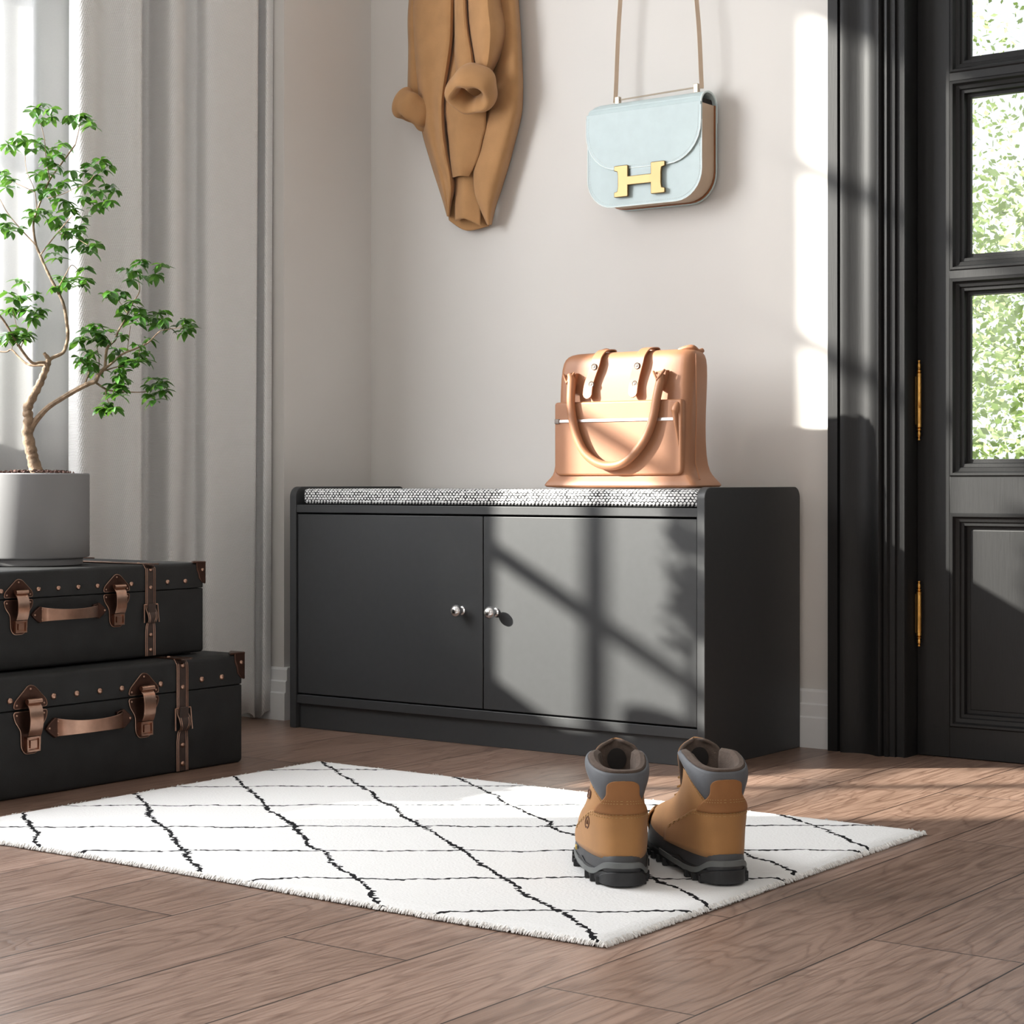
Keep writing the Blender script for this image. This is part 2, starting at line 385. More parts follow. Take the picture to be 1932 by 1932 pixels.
# window in the left wall (mostly left of the frame, behind the sheer)
wf = MB().box((WX-.05, WY0, WZ0), (WX+.0, WY1, WZ0+.03)).box((WX-.05, WY0, WZ1-.05), (WX, WY1, WZ1)).box((WX-.05, WY0, WZ0), (WX, WY0+.04, WZ1)).box((WX-.05, WY1-.04, WZ0), (WX, WY1, WZ1))
wf = wf.build('window_1', M['black'], smooth=False, bevel=.003); struct(wf)
mu = MB()
for z in (.925, 1.265, 1.61, 1.96): mu.box((WX-.04, WY0, z-.013), (WX-.01, WY1, z+.013))
for y in (-.9, -1.385, -1.86): mu.box((WX-.04, y-.014, WZ0), (WX-.01, y+.014, WZ1))
mu.build('glazing_bars', M['black'], wf, smooth=False)
MB().box((WX-.028, WY0+.02, WZ0+.02), (WX-.024, WY1-.02, WZ1-.02)).build('window_pane', M['glass'], wf, smooth=False)

# door casing
P = [(1.214,.0),(1.214,-.030),(1.235,-.030),(1.2365,-.022),(1.2425,-.022),(1.2445,-.036),(1.252,-.0365),(1.262,-.033),(1.275,-.028),(1.290,-.0265),(1.303,-.029),(1.315,-.036),(1.324,-.044),(1.331,-.046),(1.334,-.043),
     (1.336,-.034),(1.341,-.034),(1.342,-.042),(1.347,-.043),(1.349,-.040),(1.350,-.036),(1.361,-.036),(1.362,-.030),(1.375,-.030),(1.3765,-.033),(1.3795,-.033),(1.382,-.028),(1.382,.055),(1.352,.055),(1.352,0.0)]
cs = MB().prism(P, 2, 0, DH+.0)
cs.prism([(x if False else (XD0+XD1)-x, y) for x, y in P], 2, 0, DH)
P2 = [(y, DH+(XD0-x)) for x, y in P]
cs.prism(P2, 0, 1.214, XD0+XD1-1.214)
struct(cs.build('trim_1', M['black'], smooth=True))

# ---- door leaf (hinged left), stepped mouldings round panes and panel
dl = bpy.data.objects.new('door_1', None); C.objects.link(dl); dl.location = (XD0+.004, .03, 0); dl['kind'] = 'structure'
DX0, DX1 = XD0+.0008, XD1-.0008; FY, BY = .018, .058
st = .096                                # stile width up to the moulding
SX0 = on(1, FY, 1792, 500).x; GX0 = on(1, FY+.012, 1828, 500).x
SX1 = DX1-(SX0-DX0); GX1 = DX1-(GX0-DX0)
MB().box((DX0, FY, .001), (SX0, BY, DH-.004)).build('stile', M['black'], dl, bevel=.0015)
MB().box((SX1, FY, .001), (DX1, BY, DH-.004)).build('stile', M['black'], dl, bevel=.0015)
def zf(y, Y=FY): return on(1, Y, 1800, y).z
zA, zB = .543, zf(968)
MB().box((SX0-.001, FY, zB-.0015), (SX1+.001, BY, zA+.0015)).build('lock_rail', M['black'], dl, bevel=.0015)
zP = zf(1372)
MB().box((SX0-.001, FY, .001), (SX1+.001, BY, zP+.0015)).build('bottom_rail', M['black'], dl, bevel=.0015)
MB().box((SX0, FY, DH-.1), (SX1, BY, DH-.004)).build('top_rail', M['black'], dl, bevel=.0015)
bars = [zf(145), zf(518)]; bars = [bars[0]+(bars[0]-bars[1]), bars[0], bars[1]]
ed = [zA]+bars[::-1]+[DH-.1]
# frame moulding: sloping from face edge down to the glass
def moulding(mb, x0, x1, z0, z1, w, steps):
    """picture-frame moulding; steps = [(inset fraction, Y)]"""
    rings = []
    for f, y in steps:
        i = f*w
        rings.append([(x0+i, y, z0+i), (x1-i, y, z0+i), (x1-i, y, z1-i), (x0+i, y, z1-i)])
    n = 4
    vs = [p for r in rings for p in r]; fs = []
    for k in range(len(rings)-1):
        for i in range(4):
            j = (i+1) % 4; fs.append((k*n+i, k*n+j, (k+1)*n+j, (k+1)*n+i))
    mb.add(vs, fs)
mw = GX0-SX0
steps = [(0, FY-.001), (.08, FY-.004), (.2, FY-.003), (.3, FY+.004), (.5, FY+.007), (.55, FY+.011), (.72, FY+.012), (.78, FY+.022), (.97, FY+.023), (1, FY+.03)]
half = .007
for i in range(4):
    z0 = ed[i]+(half if i else 0); z1 = ed[i+1]-(half if i < 3 else 0)
    mo = MB(); moulding(mo, SX0, SX1, z0, z1, mw, steps); mo.build('pane_moulding', M['black'], dl, smooth=True, fixn=False)
    MB().box((SX0+mw*.9, FY+.026, z0+mw*.9), (SX1-mw*.9, FY+.030, z1-mw*.9)).build('glass_pane', M['glass'], dl, smooth=False)
for z in ed[1:4]:
    MB().box((SX0-.001, FY-.0012, z-half-.0015), (SX1+.001, BY, z+half+.0015)).build('glazing_bar', M['black'], dl, bevel=.001)
mo = MB(); moulding(mo, SX0, SX1, zP, zB, mw, steps); mo.build('panel_moulding', M['black'], dl, fixn=False)
MB().box((SX0+mw*.95, FY+.022, zP+mw*.95), (SX1-mw*.95, FY+.034, zB-mw*.95)).build('door_panel', M['black'], dl, bevel=.002)
for zt, zb in ((zf(678), zf(830)), (zf(1098), zf(1222))):
    hx = on(1, FY-.012, 1733, 750).x; H = zt-zb; r = .0052
    pr = [(0, 0), (.55*r, 0), (.6*r, .012*H), (.35*r, .03*H), (.7*r, .05*H), (.75*r, .09*H), (.5*r, .115*H), (.9*r, .125*H), (.9*r, .14*H), (.6*r, .15*H), (r, .165*H), (r, .2*H), (.95*r, .21*H), (r, .22*H), (r, .4*H), (.93*r, .402*H), (r, .405*H), (r, .5*H)]
    full = [(a, zb+h) for a, h in pr]+[(a, zt-h) for a, h in pr[::-1][1:]]
    h = MB().lathe(full, (hx, FY-.010, 0), 16)
    h.box((hx-.02, FY-.006, zb+.2*H), (hx, FY-.001, zt-.2*H)).build('hinge', M['brass'], dl)['label'] = 'polished brass hinge barrel with finials'

# ================================================================== CURTAINS
def drape(path, z0, z1, name, m, nz=40, flare=0.0, amp=0.0, lift=None):
    pts = cr(path, 9)
    arc = [0]
    for i in range(1, len(pts)): arc.append(arc[-1]+math.dist(pts[i], pts[i-1]))
    xm = sum(p[0] for p in pts)/len(pts)
    mb = MB(); g = []; uvs = []
    for k in range(nz+1):
        t = k/nz; z = z0+(z1-z0)*t; row = []
        for i, (x, y) in enumerate(pts):
            s = 1+amp*math.sin(3.1*t+i*.09)
            yy = y+flare*(1-t)*(i/len(pts))
            zz = z+(.008*math.sin(i*.21)*(1-t)**8)
            row.append((xm+(x-xm)*s, yy, zz)); uvs.append((arc[i], z))
        g.append(row)
    mb.grid(g)
    o = mb.build(name, m, solid=.003, fixn=False)
    uv = o.data.uv_layers.new(name='UVMap')
    for lp in o.data.loops: uv.data[lp.index].uv = uvs[lp.vertex_index]
    return o
def cy(px, X, py=700): return (X, on(0, X, px, py).y)
path = [cy(160, -.20), cy(136, -.15), cy(134, -.10), cy(150, -.060), cy(178, -.052), cy(196, -.070), cy(214, -.066), cy(240, -.045), cy(258, -.038), cy(268, -.042), cy(258, -.090), cy(262, -.135), cy(280, -.140),
        cy(300, -.105), cy(325, -.060), cy(345, -.062), cy(354, -.095), cy(374, -.095), cy(395, -.055), cy(425, -.042), cy(455, -.038), cy(478, -.036), cy(489, -.040), cy(480, -.085), cy(485, -.112), cy(498, -.095), cy(508, -.05), cy(520, -.030), (-.026, -.318), (-.050, -.309), (-.09, -.312)]
o = drape(path, .012, 2.62, 'curtain', M['twill'], amp=.05, flare=-.02)
tag(o, 'heavy light grey woven curtain hanging in folds to the floor left of the corner', 'curtain')
sp = []
y0, y1 = -1.09, -.55
N = 15
for i in range(N+1):
    y = y0+(y1-y0)*i/N
    sp.append((-.215+.022*math.sin(i*2.2)+.008*math.sin(i*5.1), y))
o = drape(sp, .012, 2.62, 'sheer_curtain', M['sheer'], amp=.08)
tag(o, 'white translucent sheer curtain behind the plant at the left edge', 'curtain')
o = MB().tube([(-.12, -2.6, 2.64), (-.12, -.31, 2.64)], .014, 12).build('curtain_rod', M['iron'])
tag(o, 'dark rod carrying the grey and sheer curtains above the window', 'curtain rod')

# ================================================================== RUG
RX0, RX1, RY0, RY1 = .527, 1.752, -1.640, -.768
rt = thing('rug', 'white rug with black irregular diamond lines lying before the shoe cabinet', 'rug', (0, 0, 0))
g = []
NX, NY = 90, 64
def edge(u, lo, hi, k): return 0
for j in range(NY+1):
    row = []
    for i in range(NX+1):
        x = RX0+(RX1-RX0)*i/NX; y = RY0+(RY1-RY0)*j/NY
        d = min(i, NX-i, j, NY-j)
        bx = .003*math.sin(y*9+1) if i in (0, NX) else 0
        by = (.004*math.sin(x*7+.6)+.0015*math.sin(x*31)) if j == 0 else 0
        row.append((x+bx, y+by, (.0030 if d == 0 else .0085)+.0004*random.random()))
    g.append(row)
mb = MB().grid(g)
mb.box((RX0+.004, RY0+.005, .0006), (RX1-.004, RY1-.004, .004))
pile = mb.build('pile', M['rug'], rt)
fr = MB()
def tuft(x, y, nx, ny):
    l = random.uniform(.003, .0065); a = random.uniform(-.4, .4)
    dx, dy = nx*math.cos(a)-ny*math.sin(a), nx*math.sin(a)+ny*math.cos(a)
    tx, ty = -dy*.0011, dx*.0011
    z0 = random.uniform(.004, .0085)
    fr.add([(x-tx, y-ty, z0), (x+tx, y+ty, z0), (x+dx*l*.6+tx, y+dy*l*.6+ty, z0*.7), (x+dx*l*.6-tx, y+dy*l*.6-ty, z0*.7), (x+dx*l, y+dy*l, .0012), (x+dx*.001, y+dy*.001, z0-.003)],
           [(0, 1, 2, 3), (3, 2, 4), (0, 3, 4, 5), (1, 5, 4, 2)])
for i in range(1500):
    x = RX0+(RX1-RX0)*random.random(); tuft(x, RY0+.002+(.004*math.sin(x*7+.6)), 0, -1)
for i in range(1000): tuft(RX1-.002, RY0+(RY1-RY0)*random.random(), 1, 0)
for i in range(260): tuft(RX0+(RX1-RX0)*random.random(), RY1-.002, 0, 1)
for i in range(260): tuft(RX0+.002, RY0+(RY1-RY0)*random.random(), -1, 0)
o = fr.build('fringe', M['fringe'], rt, smooth=False, fixn=False)

# ================================================================== SHOE CABINET
X0, X1, YF, H = .104, 1.147, -.393, .523
cb = thing('shoe_cabinet', 'charcoal two-door shoe bench cabinet with round knobs against the back wall', 'cabinet', ((X0+X1)/2, YF/2, 0))
def side(x0, x1):
    r = .022; pts = [(YF, 0), (-.019, 0), (-.019, H-r)]
    pts += [(-.019-r+r*math.cos(a), H-r+r*math.sin(a)) for a in [PI/2*k/8 for k in range(1, 9)]]
    pts += [(YF+r-r*math.sin(a), H-r+r*math.cos(a)) for a in [PI/2*k/8 for k in range(0, 9)]]
    MB().prism(pts, 0, x0, x1).build('side_panel', M['cab'], cb, bevel=.0012)
side(X0, X0+.018); side(X1-.0175, X1)
a, b_ = X0+.018, X1-.0175
MB().box((a, YF+.002, .467), (b_, -.02, .484)).build('top_board', M['cab'], cb, bevel=.0012)
MB().box((a, YF+.003, .053), (b_, -.02, .0725)).build('bottom_board', M['cab'], cb, bevel=.0012)
MB().box((a, YF+.012, .0), (b_, YF+.028, .053)).build('plinth', M['cab'], cb, bevel=.001)
MB().box((a, -.03, .0), (b_, -.02, .484)).build('back_board', M['cab'], cb)
mid = .6285
for x0, x1, kx in ((a+.002, mid-.0012, .5755), (mid+.0012, b_-.002, .6605)):
    d = MB().box((x0, YF+.004, .0755), (x1, YF+.020, .4635)).build('door', M['cab'], cb, bevel=.0014)
    kz = .272
    pr = [(0, .001), (.0075, .001), (.0085, 0), (.0085, -.003), (.006, -.005), (.0055, -.011), (.0062, -.013), (.0098, -.0145), (.0118, -.018), (.0120, -.021), (.0105, -.0255), (.007, -.0285), (.003, -.0295), (0, -.0297)]
    MB().lathe([(r*1.05, h) for r, h in pr], (kx, YF+.004, kz), 24, 1).build('knob', M['steel'], d)['label'] = 'round polished steel knob'
cu = MB().box((a+.012, YF+.010, .486), (b_-.002, -.022, .5185))
o = cu.build('seat_cushion', M['tweed'], bevel=.008, segs=4)
tag(o, 'flat black and white woven cushion lying on top of the charcoal cabinet', 'cushion')

# ================================================================== SUITCASES
def make_case():
    t = thing('suitcase', '', 'suitcase', (.188, -1.21, 0))
    D, W, Hh, sm = .2, .385, .207, .148
    def rbox(x, y, z0, z1, r=.012, rt_=None, rb=None):
        # rounded in plan, softened at one rim
        def ring(i, z):
            out = []
            rr = r
            for cx_, cy_, a0 in ((x-rr, y-rr, 0), (-x+rr, y-rr, PI/2), (-x+rr, -y+rr, PI), (x-rr, -y+rr, 3*PI/2)):
                for k in range(5):
                    a = a0+PI/2*k/4; out.append((cx_+(rr-i)*math.cos(a), cy_+(rr-i)*math.sin(a), z))
            return out
        rings = []
        if rb:
            for k in range(5):
                a = PI/2*k/4; rings.append(ring(rb*(1-math.sin(a)), z0+rb*(1-math.cos(a))))
        else: rings.append(ring(.0015, z0)); rings.append(ring(0, z0+.0015))
        if rt_:
            for k in range(5):
                a = PI/2*k/4; rings.append(ring(rt_*(1-math.cos(a)), z1-rt_*(1-math.sin(a))))
        else: rings.append(ring(0, z1-.0015)); rings.append(ring(.0015, z1))
        return MB().loft(rings)
    rbox(D, W, 0, sm-.0008, rb=.008).build('base_shell', M['case'], t, local=True)
    rbox(D, W, sm+.0008, Hh, rt_=.009).build('lid', M['case'], t, local=True)
    X = D
    for y in (-.325, -.273, -.17, -.077, -.026, .026, .077, .17, .273, .325):
        MB().dome((X, y, .166), .0058, 0, 1, .75).build('stud', M['copper'], t, local=True)
    for s_ in (-1, 1):                                       # belts
        y = s_*.222; hw = .0135
        zz = [(X+.0015, .003), (X+.0015, .07), (X+.006, .078), (X+.0095, .088), (X+.008, .098), (X+.0025, .108), (X+.0015, .125), (X+.0015, .190), (X-.001, .2005), (X-.007, .2075), (X-.014, .2078), (-X+.01, .2078)]
        pts = [(x, y, z) for x, z in cr(zz, 4)]
        wd = []
        for p in pts:
            z = p[2]; nar = math.exp(-((z-.080)/.010)**2) if p[0] > 0 else 0
            wd.append(2*hw*(1-.22*nar))
        belt = MB().ribbon(pts, wd, .003, (0, 1, 0)).build('belt', M['strap'], t, local=True, smooth=False)
        tr = MB()
        for e in (-1, 1):
            for o_ in (0, .0042):
                tr.tube([(p[0]+.0012, p[1]+e*(w_/2-o_), p[2]) if p[2] < .2 else (p[0], p[1]+e*(w_/2-o_), p[2]+.0013) for p, w_ in zip(pts, wd)], .0009, 6)
        tr.build('belt_trim', M['copper'], belt, local=True)
        for z in (.196, .156, .050, .016):
            MB().dome((X+.003, y, z), .0048, 0, 1, .75).build('rivet', M['copper'], belt, local=True)
        for x in (.165, .13, .095, .06):
            MB().dome((x, y, .2093), .0048, 2, 1, .5).build('rivet', M['copper'], belt, local=True)
        bk = MB(); q = [(X+.004, y-.019, .118), (X+.004, y+.019, .118), (X+.0065, y+.021, .078), (X+.0065, y-.021, .078)]
        bk.tube([q[0], q[1]], .0016, 8).tube([q[1], q[2]], .0016, 8).tube([q[0], q[3]], .0016, 8)
        bk.build('buckle', M['copper'], belt, local=True)
        tg = [(y-.0105, .120), (y+.0105, .120), (y+.0105, .100), (y+.006, .086), (y, .080), (y-.006, .086), (y-.0105, .100)]
        MB().prism(tg, 0, X+.004, X+.0085).build('strap_tip', M['strap'], belt, local=True, bevel=.001)
    for s_ in (-1, 1):                                       # latches
        y = s_*.128
        def pl(pts): return [(y+a, z) for a, z in pts]
        def rnd(pts, r=.006, n=4):
            out = []; m = len(pts)
            for i in range(m):
                p = Vector(pts[i]); a = (Vector(pts[i-1])-p); b2 = (Vector(pts[(i+1) % m])-p)
                ra = min(r, a.length*.45); rb_ = min(r, b2.length*.45)
                A = p+a.normalized()*ra; B = p+b2.normalized()*rb_
                for k in range(n+1):
                    u = k/n; out.append(tuple(A*(1-u)**2+p*2*u*(1-u)+B*u*u))
            return out
        top = rnd(pl([(-.036, .1515), (.036, .1515), (.034, .163), (.008, .188), (-.004, .190), (-.034, .163)]))
        bot = rnd(pl([(-.036, .146), (.036, .146), (.034, .132), (.021, .114), (.021, .085), (.012, .074), (-.012, .074), (-.020, .085), (-.021, .114), (-.034, .132)]))
        lt = MB().prism(top, 0, X-.001, X+.0022).build('latch', M['dcopper'], t, local=True, bevel=.0008)
        MB().prism(bot, 0, X-.001, X+.0022).build('keeper_plate', M['dcopper'], lt, local=True, bevel=.0008)
        edg = MB()
        for ol in (top, bot): edg.tube([(X+.002, a, z) for a, z in ol+[ol[0]]], .0009, 6)
        edg.build('plate_rim', M['copper'], lt, local=True)
        for a, z in ((-.029, .157), (0, .183), (.029, .157), (-.029, .140), (.029, .140)): MB().dome((X+.002, y+a, z), .0022, 0, 1, .8, 8).build('rivet', M['copper'], lt, local=True)
        MB().tube([(X+.011, y-.015, .163), (X+.011, y+.015, .163)], .0048, 12).build('hinge_roll', M['copper'], lt, local=True)
        hs = cr([(X+.010, .158), (X+.016, .150), (X+.0185, .135), (X+.017, .118), (X+.012, .105)], 5)
        MB().ribbon([(x, y, z) for x, z in hs], .028, .002, (0, 1, 0)).build('hasp', M['copper'], lt, local=True, bevel=.0005)
        lk = MB()
        for a0, a1, z0, z1 in ((-.014, .014, .100, .103), (-.014, .014, .078, .081), (-.014, -.011, .078, .103), (.011, .014, .078, .103)): lk.box((X+.002, y+a0, z0), (X+.011, y+a1, z1))
        lk.box((X+.002, y-.007, .084), (X+.011, y+.007, .097)).box((X+.002, y-.012, .080), (X+.006, y+.012, .101))
        lk.build('lock_catch', M['copper'], lt, local=True)
    # handle
    hd = MB(); hp = cr([(X+.003, -.074, .1125), (X+.018, -.062, .1125), (X+.026, -.035, .1115), (X+.028, 0, .111), (X+.026, .035, .1115), (X+.018, .062, .1125), (X+.003, .074, .1125)], 5)
    wd = [.032-.010*math.sin(PI*i/(len(hp)-1)) for i in range(len(hp))]
    h = hd.ribbon(hp, wd, .003, (0, 0, 1)).build('handle', M['copper'], t, local=True, bevel=.0006)
    for s_ in (-1, 1):
        ol = [(s_*.062, .126), (s_*.078, .130), (s_*.090, .121), (s_*.098, .1125), (s_*.090, .104), (s_*.078, .095), (s_*.062, .099)]
        e = MB().prism(ol, 0, X-.001, X+.0065).build('handle_mount', M['dcopper'], h, local=True, bevel=.0015)
        for a, z in ((.072, .123), (.072, .102), (.091, .1125)): MB().dome((X+.0065, s_*a, z), .0026, 0, 1, .8, 8).build('rivet', M['copper'], h, local=True)
    for sx in (-1, 1):                                       # lid corner guards
        for sy in (-1, 1):
            cx_, cy_ = sx*(X+.001), sy*(W+.001); c = MB()
            ol = [(0, .2095), (-.028, .2095), (-.027, .192), (-.022, .182), (-.020, .170), (-.010, .160), (0, .157)]
            c.prism([(cy_+sy*a, z) for a, z in ol], 0, cx_-sx*.003, cx_+sx*.0012)
            c.prism([(cx_+sx*a, z) for a, z in ol], 1, cy_-sy*.003, cy_+sy*.0012)
            c.prism([(cx_+sx*.001, cy_+sy*.001), (cx_-sx*.040, cy_+sy*.001), (cx_-sx*.034, cy_-sy*.006), (cx_-sx*.022, cy_-sy*.022), (cx_-sx*.006, cy_-sy*.034), (cx_+sx*.001, cy_-sy*.040)], 2, .205, .2095)
            c = c.build('corner_guard', M['dcopper'], t, local=True, bevel=.002)
            MB().dome((cx_+sx*.001, cy_-sy*.011, .190), .0042, 0, sx, .8).build('rivet', M['copper'], c, local=True)
            MB().dome((cx_-sx*.008, cy_+sy*.001, .172), .0042, 1, sy, .8).build('rivet', M['copper'], c, local=True)
    return t
s1 = make_case()
for q_ in list(bpy.data.objects):        # rivets hidden under the upper case
    if q_.name.startswith('rivet') and q_.parent and q_.parent.parent == s1 and q_.parent.name.startswith('belt') and max(v.co.x for v in q_.data.vertices) < .15 and min(v.co.z for v in q_.data.vertices) > .2: bpy.data.objects.remove(q_)
s1['label'] = 'larger black suitcase with copper fittings standing on the floor, lower of two'
s2 = copy_tree(s1)
s2.location = (.163, -1.209, .2105); s2.scale = (.86, .865, .82)
s2['label'] = 'smaller black suitcase with copper fittings stacked on the lower one, under the pot'
for s_ in (s1, s2): s_['group'] = 'stacked vintage suitcases'

# ================================================================== POTTED TREE
TOP = .2105+.207*.82+.0002
pc = on(0, .170, 64, 1000); pcx, pcy = .170, pc.y
PD = (pcx-CAM[0])*(-ss)+(pcy-CAM[1])*cc           # depth of the plant
pt = thing('potted_tree', 'small crooked ficus tree in a grey cylinder pot on the upper suitcase', 'potted plant', (pcx, pcy, TOP))
PR = .100; z0 = TOP; zt = TOP+.168
pr = [(0, z0+.001), (PR*.87, z0+.001), (PR*.88, z0+.003), (PR*.88, z0+.0115), (PR*.90, z0+.013), (PR*.985, z0+.0145), (PR, z0+.017), (PR, zt-.002), (PR-.002, zt), (PR-.007, zt), (PR-.009, zt-.003), (PR-.009, zt-.02), (0, zt-.021)]
MB().lathe(pr, (pcx, pcy, 0), 72, cap=False).build('pot', M['pot'], pt)
so = MB(); rings = []
for k in range(9):
    r = (PR-.0085)*(1-k/8)+.0005; rings.append([(pcx+r*math.cos(a), pcy+r*math.sin(a), zt-.006+.006*(1-(r/PR)**2)+random.uniform(-.001, .001)) for a in [2*PI*i/30 for i in range(30)]])
so.loft(rings)
for i in range(260):
    a = random.uniform(0, 2*PI); r = math.sqrt(random.random())*(PR*.72); c = Vector((pcx+r*math.cos(a), pcy+r*math.sin(a), zt-.003+.006*(1-(r/PR)**2)))
    q = random.uniform(.0025, .005); n = 6
    so.add([c+Vector((random.uniform(-1, 1), random.uniform(-1, 1), random.uniform(-.4, .9)))*q for _ in range(4)]+[c+Vector((0, 0, q))], [(0, 1, 4), (1, 2, 4), (2, 3, 4), (3, 0, 4), (0, 2, 1), (0, 3, 2)])
so = so.build('soil', M['soil'], pt, smooth=False); so['kind'] = 'stuff'
S = PD/F
def branch(pts, name='branch', n=10, dd=0.0, knob=0.0, parent=None):
    m = len(pts); q = cr([tuple(p) for p in pts], 5); out = []; rad = []
    for i, (x, y, r) in enumerate(q):
        u = i/(len(q)-1); d = PD+dd*u
        out.append(at_depth(d, x, y)); rad.append(max(.0006, r*S*(1+knob*math.sin(i*1.9)+knob*.6*math.sin(i*4.3))))
    MB().tube(out, rad, n).build(name, M['bark'], parent or pt)
trunk = [(68, 897, 14.5), (67, 886, 13), (62, 865, 11), (58, 848, 11), (52, 818, 10.5), (54, 791, 9.5), (52, 770, 9), (63, 746, 8.3), (75, 724, 7), (83, 705, 6.5), (90, 686, 6), (91, 677, 4.6), (83, 666, 3)]
branch(trunk, 'trunk', 14, 0, .09)
BR = [
 ([(91, 684, 3), (97, 676, 3.4), (118, 666, 3.2), (125, 651, 3.2), (128, 630, 3.2), (124, 595, 3), (119, 572, 2.9), (109, 550, 2.8), (92, 518, 2.7), (75, 480, 2.5), (67, 458, 2.3), (63, 423, 2.1), (70, 398, 2), (80, 371, 1.9), (94, 339, 1.8), (112, 314, 1.6), (142, 273, 1.4)], .03),
 ([(90, 684, 3.2), (75, 684, 2.8), (62, 685, 2.7), (46, 668, 2.6), (27, 638, 2.3), (11, 611, 2.1), (0, 596, 2), (-22, 570, 1.6)], -.05),
 ([(88, 688, 2.6), (58, 689, 2.2), (40, 678, 2), (22, 660, 1.8), (11, 664, 1.5), (-14, 662, 1.2)], .05),
 ([(57, 812, 7), (65, 797, 6.2), (89, 770, 5.2), (116, 752, 4.9), (145, 735, 4.8), (167, 724, 4.6), (180, 719, 4.3), (186, 707, 3.8), (198, 694, 3.6)], .0),
 ([(198, 696, 3), (200, 668, 2.7), (204, 654, 2.7), (217, 641, 2.4), (223, 625, 1.8), (234, 606, 1.6), (250, 573, 1.3), (263, 550, 1), (261, 528, .7), (256, 515, .6)], .04),
 ([(196, 697, 2.7), (215, 682, 2.3), (231, 668, 2), (258, 657, 1.8), (280, 646, 1.5), (299, 627, 1.1), (312, 622, .8), (345, 618, .6)], -.04),
 ([(180, 721, 2.3), (199, 734, 2), (215, 738, 1.6), (231, 739, 1.4), (264, 740, 1), (284, 737, .7)], .05),
 ([(198, 699, 1.6), (221, 692, 1.1), (233, 690, .7)], .0), ([(160, 725, 1.8), (165, 711, 1.3), (172, 690, .8)], .02),
 ([(199, 735, 1.2), (201, 750, .9), (206, 762, .7)], 0), ([(185, 705, 1.2), (187, 680, .9), (182, 650, .7)], .02),
 ([(67, 462, 1.4), (40, 433, 1.2), (15, 403, 1), (0, 376, .8)], .05), ([(77, 480, 1.4), (99, 451, 1.2), (124, 421, 1), (137, 406, .7)], -.04),
 ([(109, 545, 1.2), (124, 518, 1), (136, 500, .7), (152, 516, .5)], .03), ([(94, 339, 1), (87, 299, .8), (84, 264, .7), (77, 232, .5)], -.03),
 ([(70, 398, 1), (65, 359, .8), (50, 321, .6), (47, 285, .5)], .04), ([(90, 374, 1), (119, 366, .8), (139, 356, .7), (165, 345, .6), (178, 330, .5)], -.04),
 ([(142, 273, 1), (150, 240, .6), (152, 222, .5)], 0), ([(65, 362, .9), (37, 349, .7), (12, 338, .5)], .03), ([(110, 440, .8), (140, 448, .6), (165, 462, .5)], -.03),
 ([(34, 648, 1), (32, 620, .7), (24, 585, .5)], -.02), ([(40, 655, .9), (52, 620, .7), (60, 590, .5)], .03), ([(240, 663, .8), (243, 640, .6), (246, 615, .5)], .02), ([(264, 655, .8), (262, 672, .6)], .0),
 ([(22, 660, .8), (26, 640, .6)], 0), ([(240, 590, .8), (226, 570, .6), (212, 555, .5)], .02), ([(250, 600, .8), (262, 600, .6)], .02)]
for pts, dd in BR: branch(pts, 'branch', 8, dd, .03)
CL = [(82,197),(62,213),(94,208),(77,227),(98,222),(70,205),(149,218),(139,230),(168,232),(133,220),(158,222),(172,240),(40,257),(15,274),(47,270),(70,266),(78,276),(60,284),(28,262),(22,282),(119,272),(99,284),(110,293),(94,307),(84,300),(104,312),(84,324),(72,331),(92,330),(7,334),(22,341),(12,356),(2,326),(134,324),(137,344),(120,346),(174,314),(191,303),(206,314),(179,334),(162,328),(196,322),(159,352),(172,360),(159,374),(189,364),(209,352),(216,362),(84,349),(70,361),(84,369),(94,360),(104,361),(109,379),(122,381),(127,399),(139,396),(184,386),(178,396),(206,380),(192,392),(65,399),(60,413),(72,408),(89,401),(95,416),(109,411),(2,406),(12,423),(20,438),(35,433),(5,432),(112,426),(124,438),(149,428),(139,446),(155,412),(150,436),(149,468),(169,466),(174,478),(159,456),(182,462),(109,466),(97,480),(108,490),(114,523),(119,541),(103,544),(126,534),(159,508),(149,530),(162,528),(156,540),(35,530),(44,536),(15,555),(27,567),(40,560),(25,582),(12,590),(70,558),(57,580),(70,592),(50,588),(78,586),(62,602),(37,620),(15,632),(50,630),(268,493),(238,510),(256,513),(270,522),(248,530),(262,500),(303,506),(296,520),(304,500),(292,526),(209,552),(221,562),(230,552),(203,560),(238,577),(249,570),(232,584),(236,597),(263,585),(266,600),(258,612),(246,602),(274,598),(298,592),(308,604),(298,616),(318,620),(290,602),(306,588),(348,605),(355,622),(346,628),(358,614),(179,613),(170,626),(199,628),(186,632),(231,634),(167,625),(183,619),(156,638),(148,646),(183,643),(196,644),(161,664),(175,668),(156,682),(172,685),(188,699),(175,702),(150,676),(166,694),(215,668),(231,676),(237,687),(226,697),(232,704),(245,684),(222,660),(258,652),(280,641),(264,668),(276,664),(258,684),(276,682),(266,676),(223,711),(234,718),(213,727),(226,727),(215,746),(226,748),(202,762),(199,773),(215,771),(192,772),(206,745),(230,736),(288,717),(301,719),(309,722),(284,730),(283,746),(291,757),(304,743),(310,738),(296,728),(27,627),(22,641),(40,641),(6,640),(33,634),(46,636)]
lf = MB()
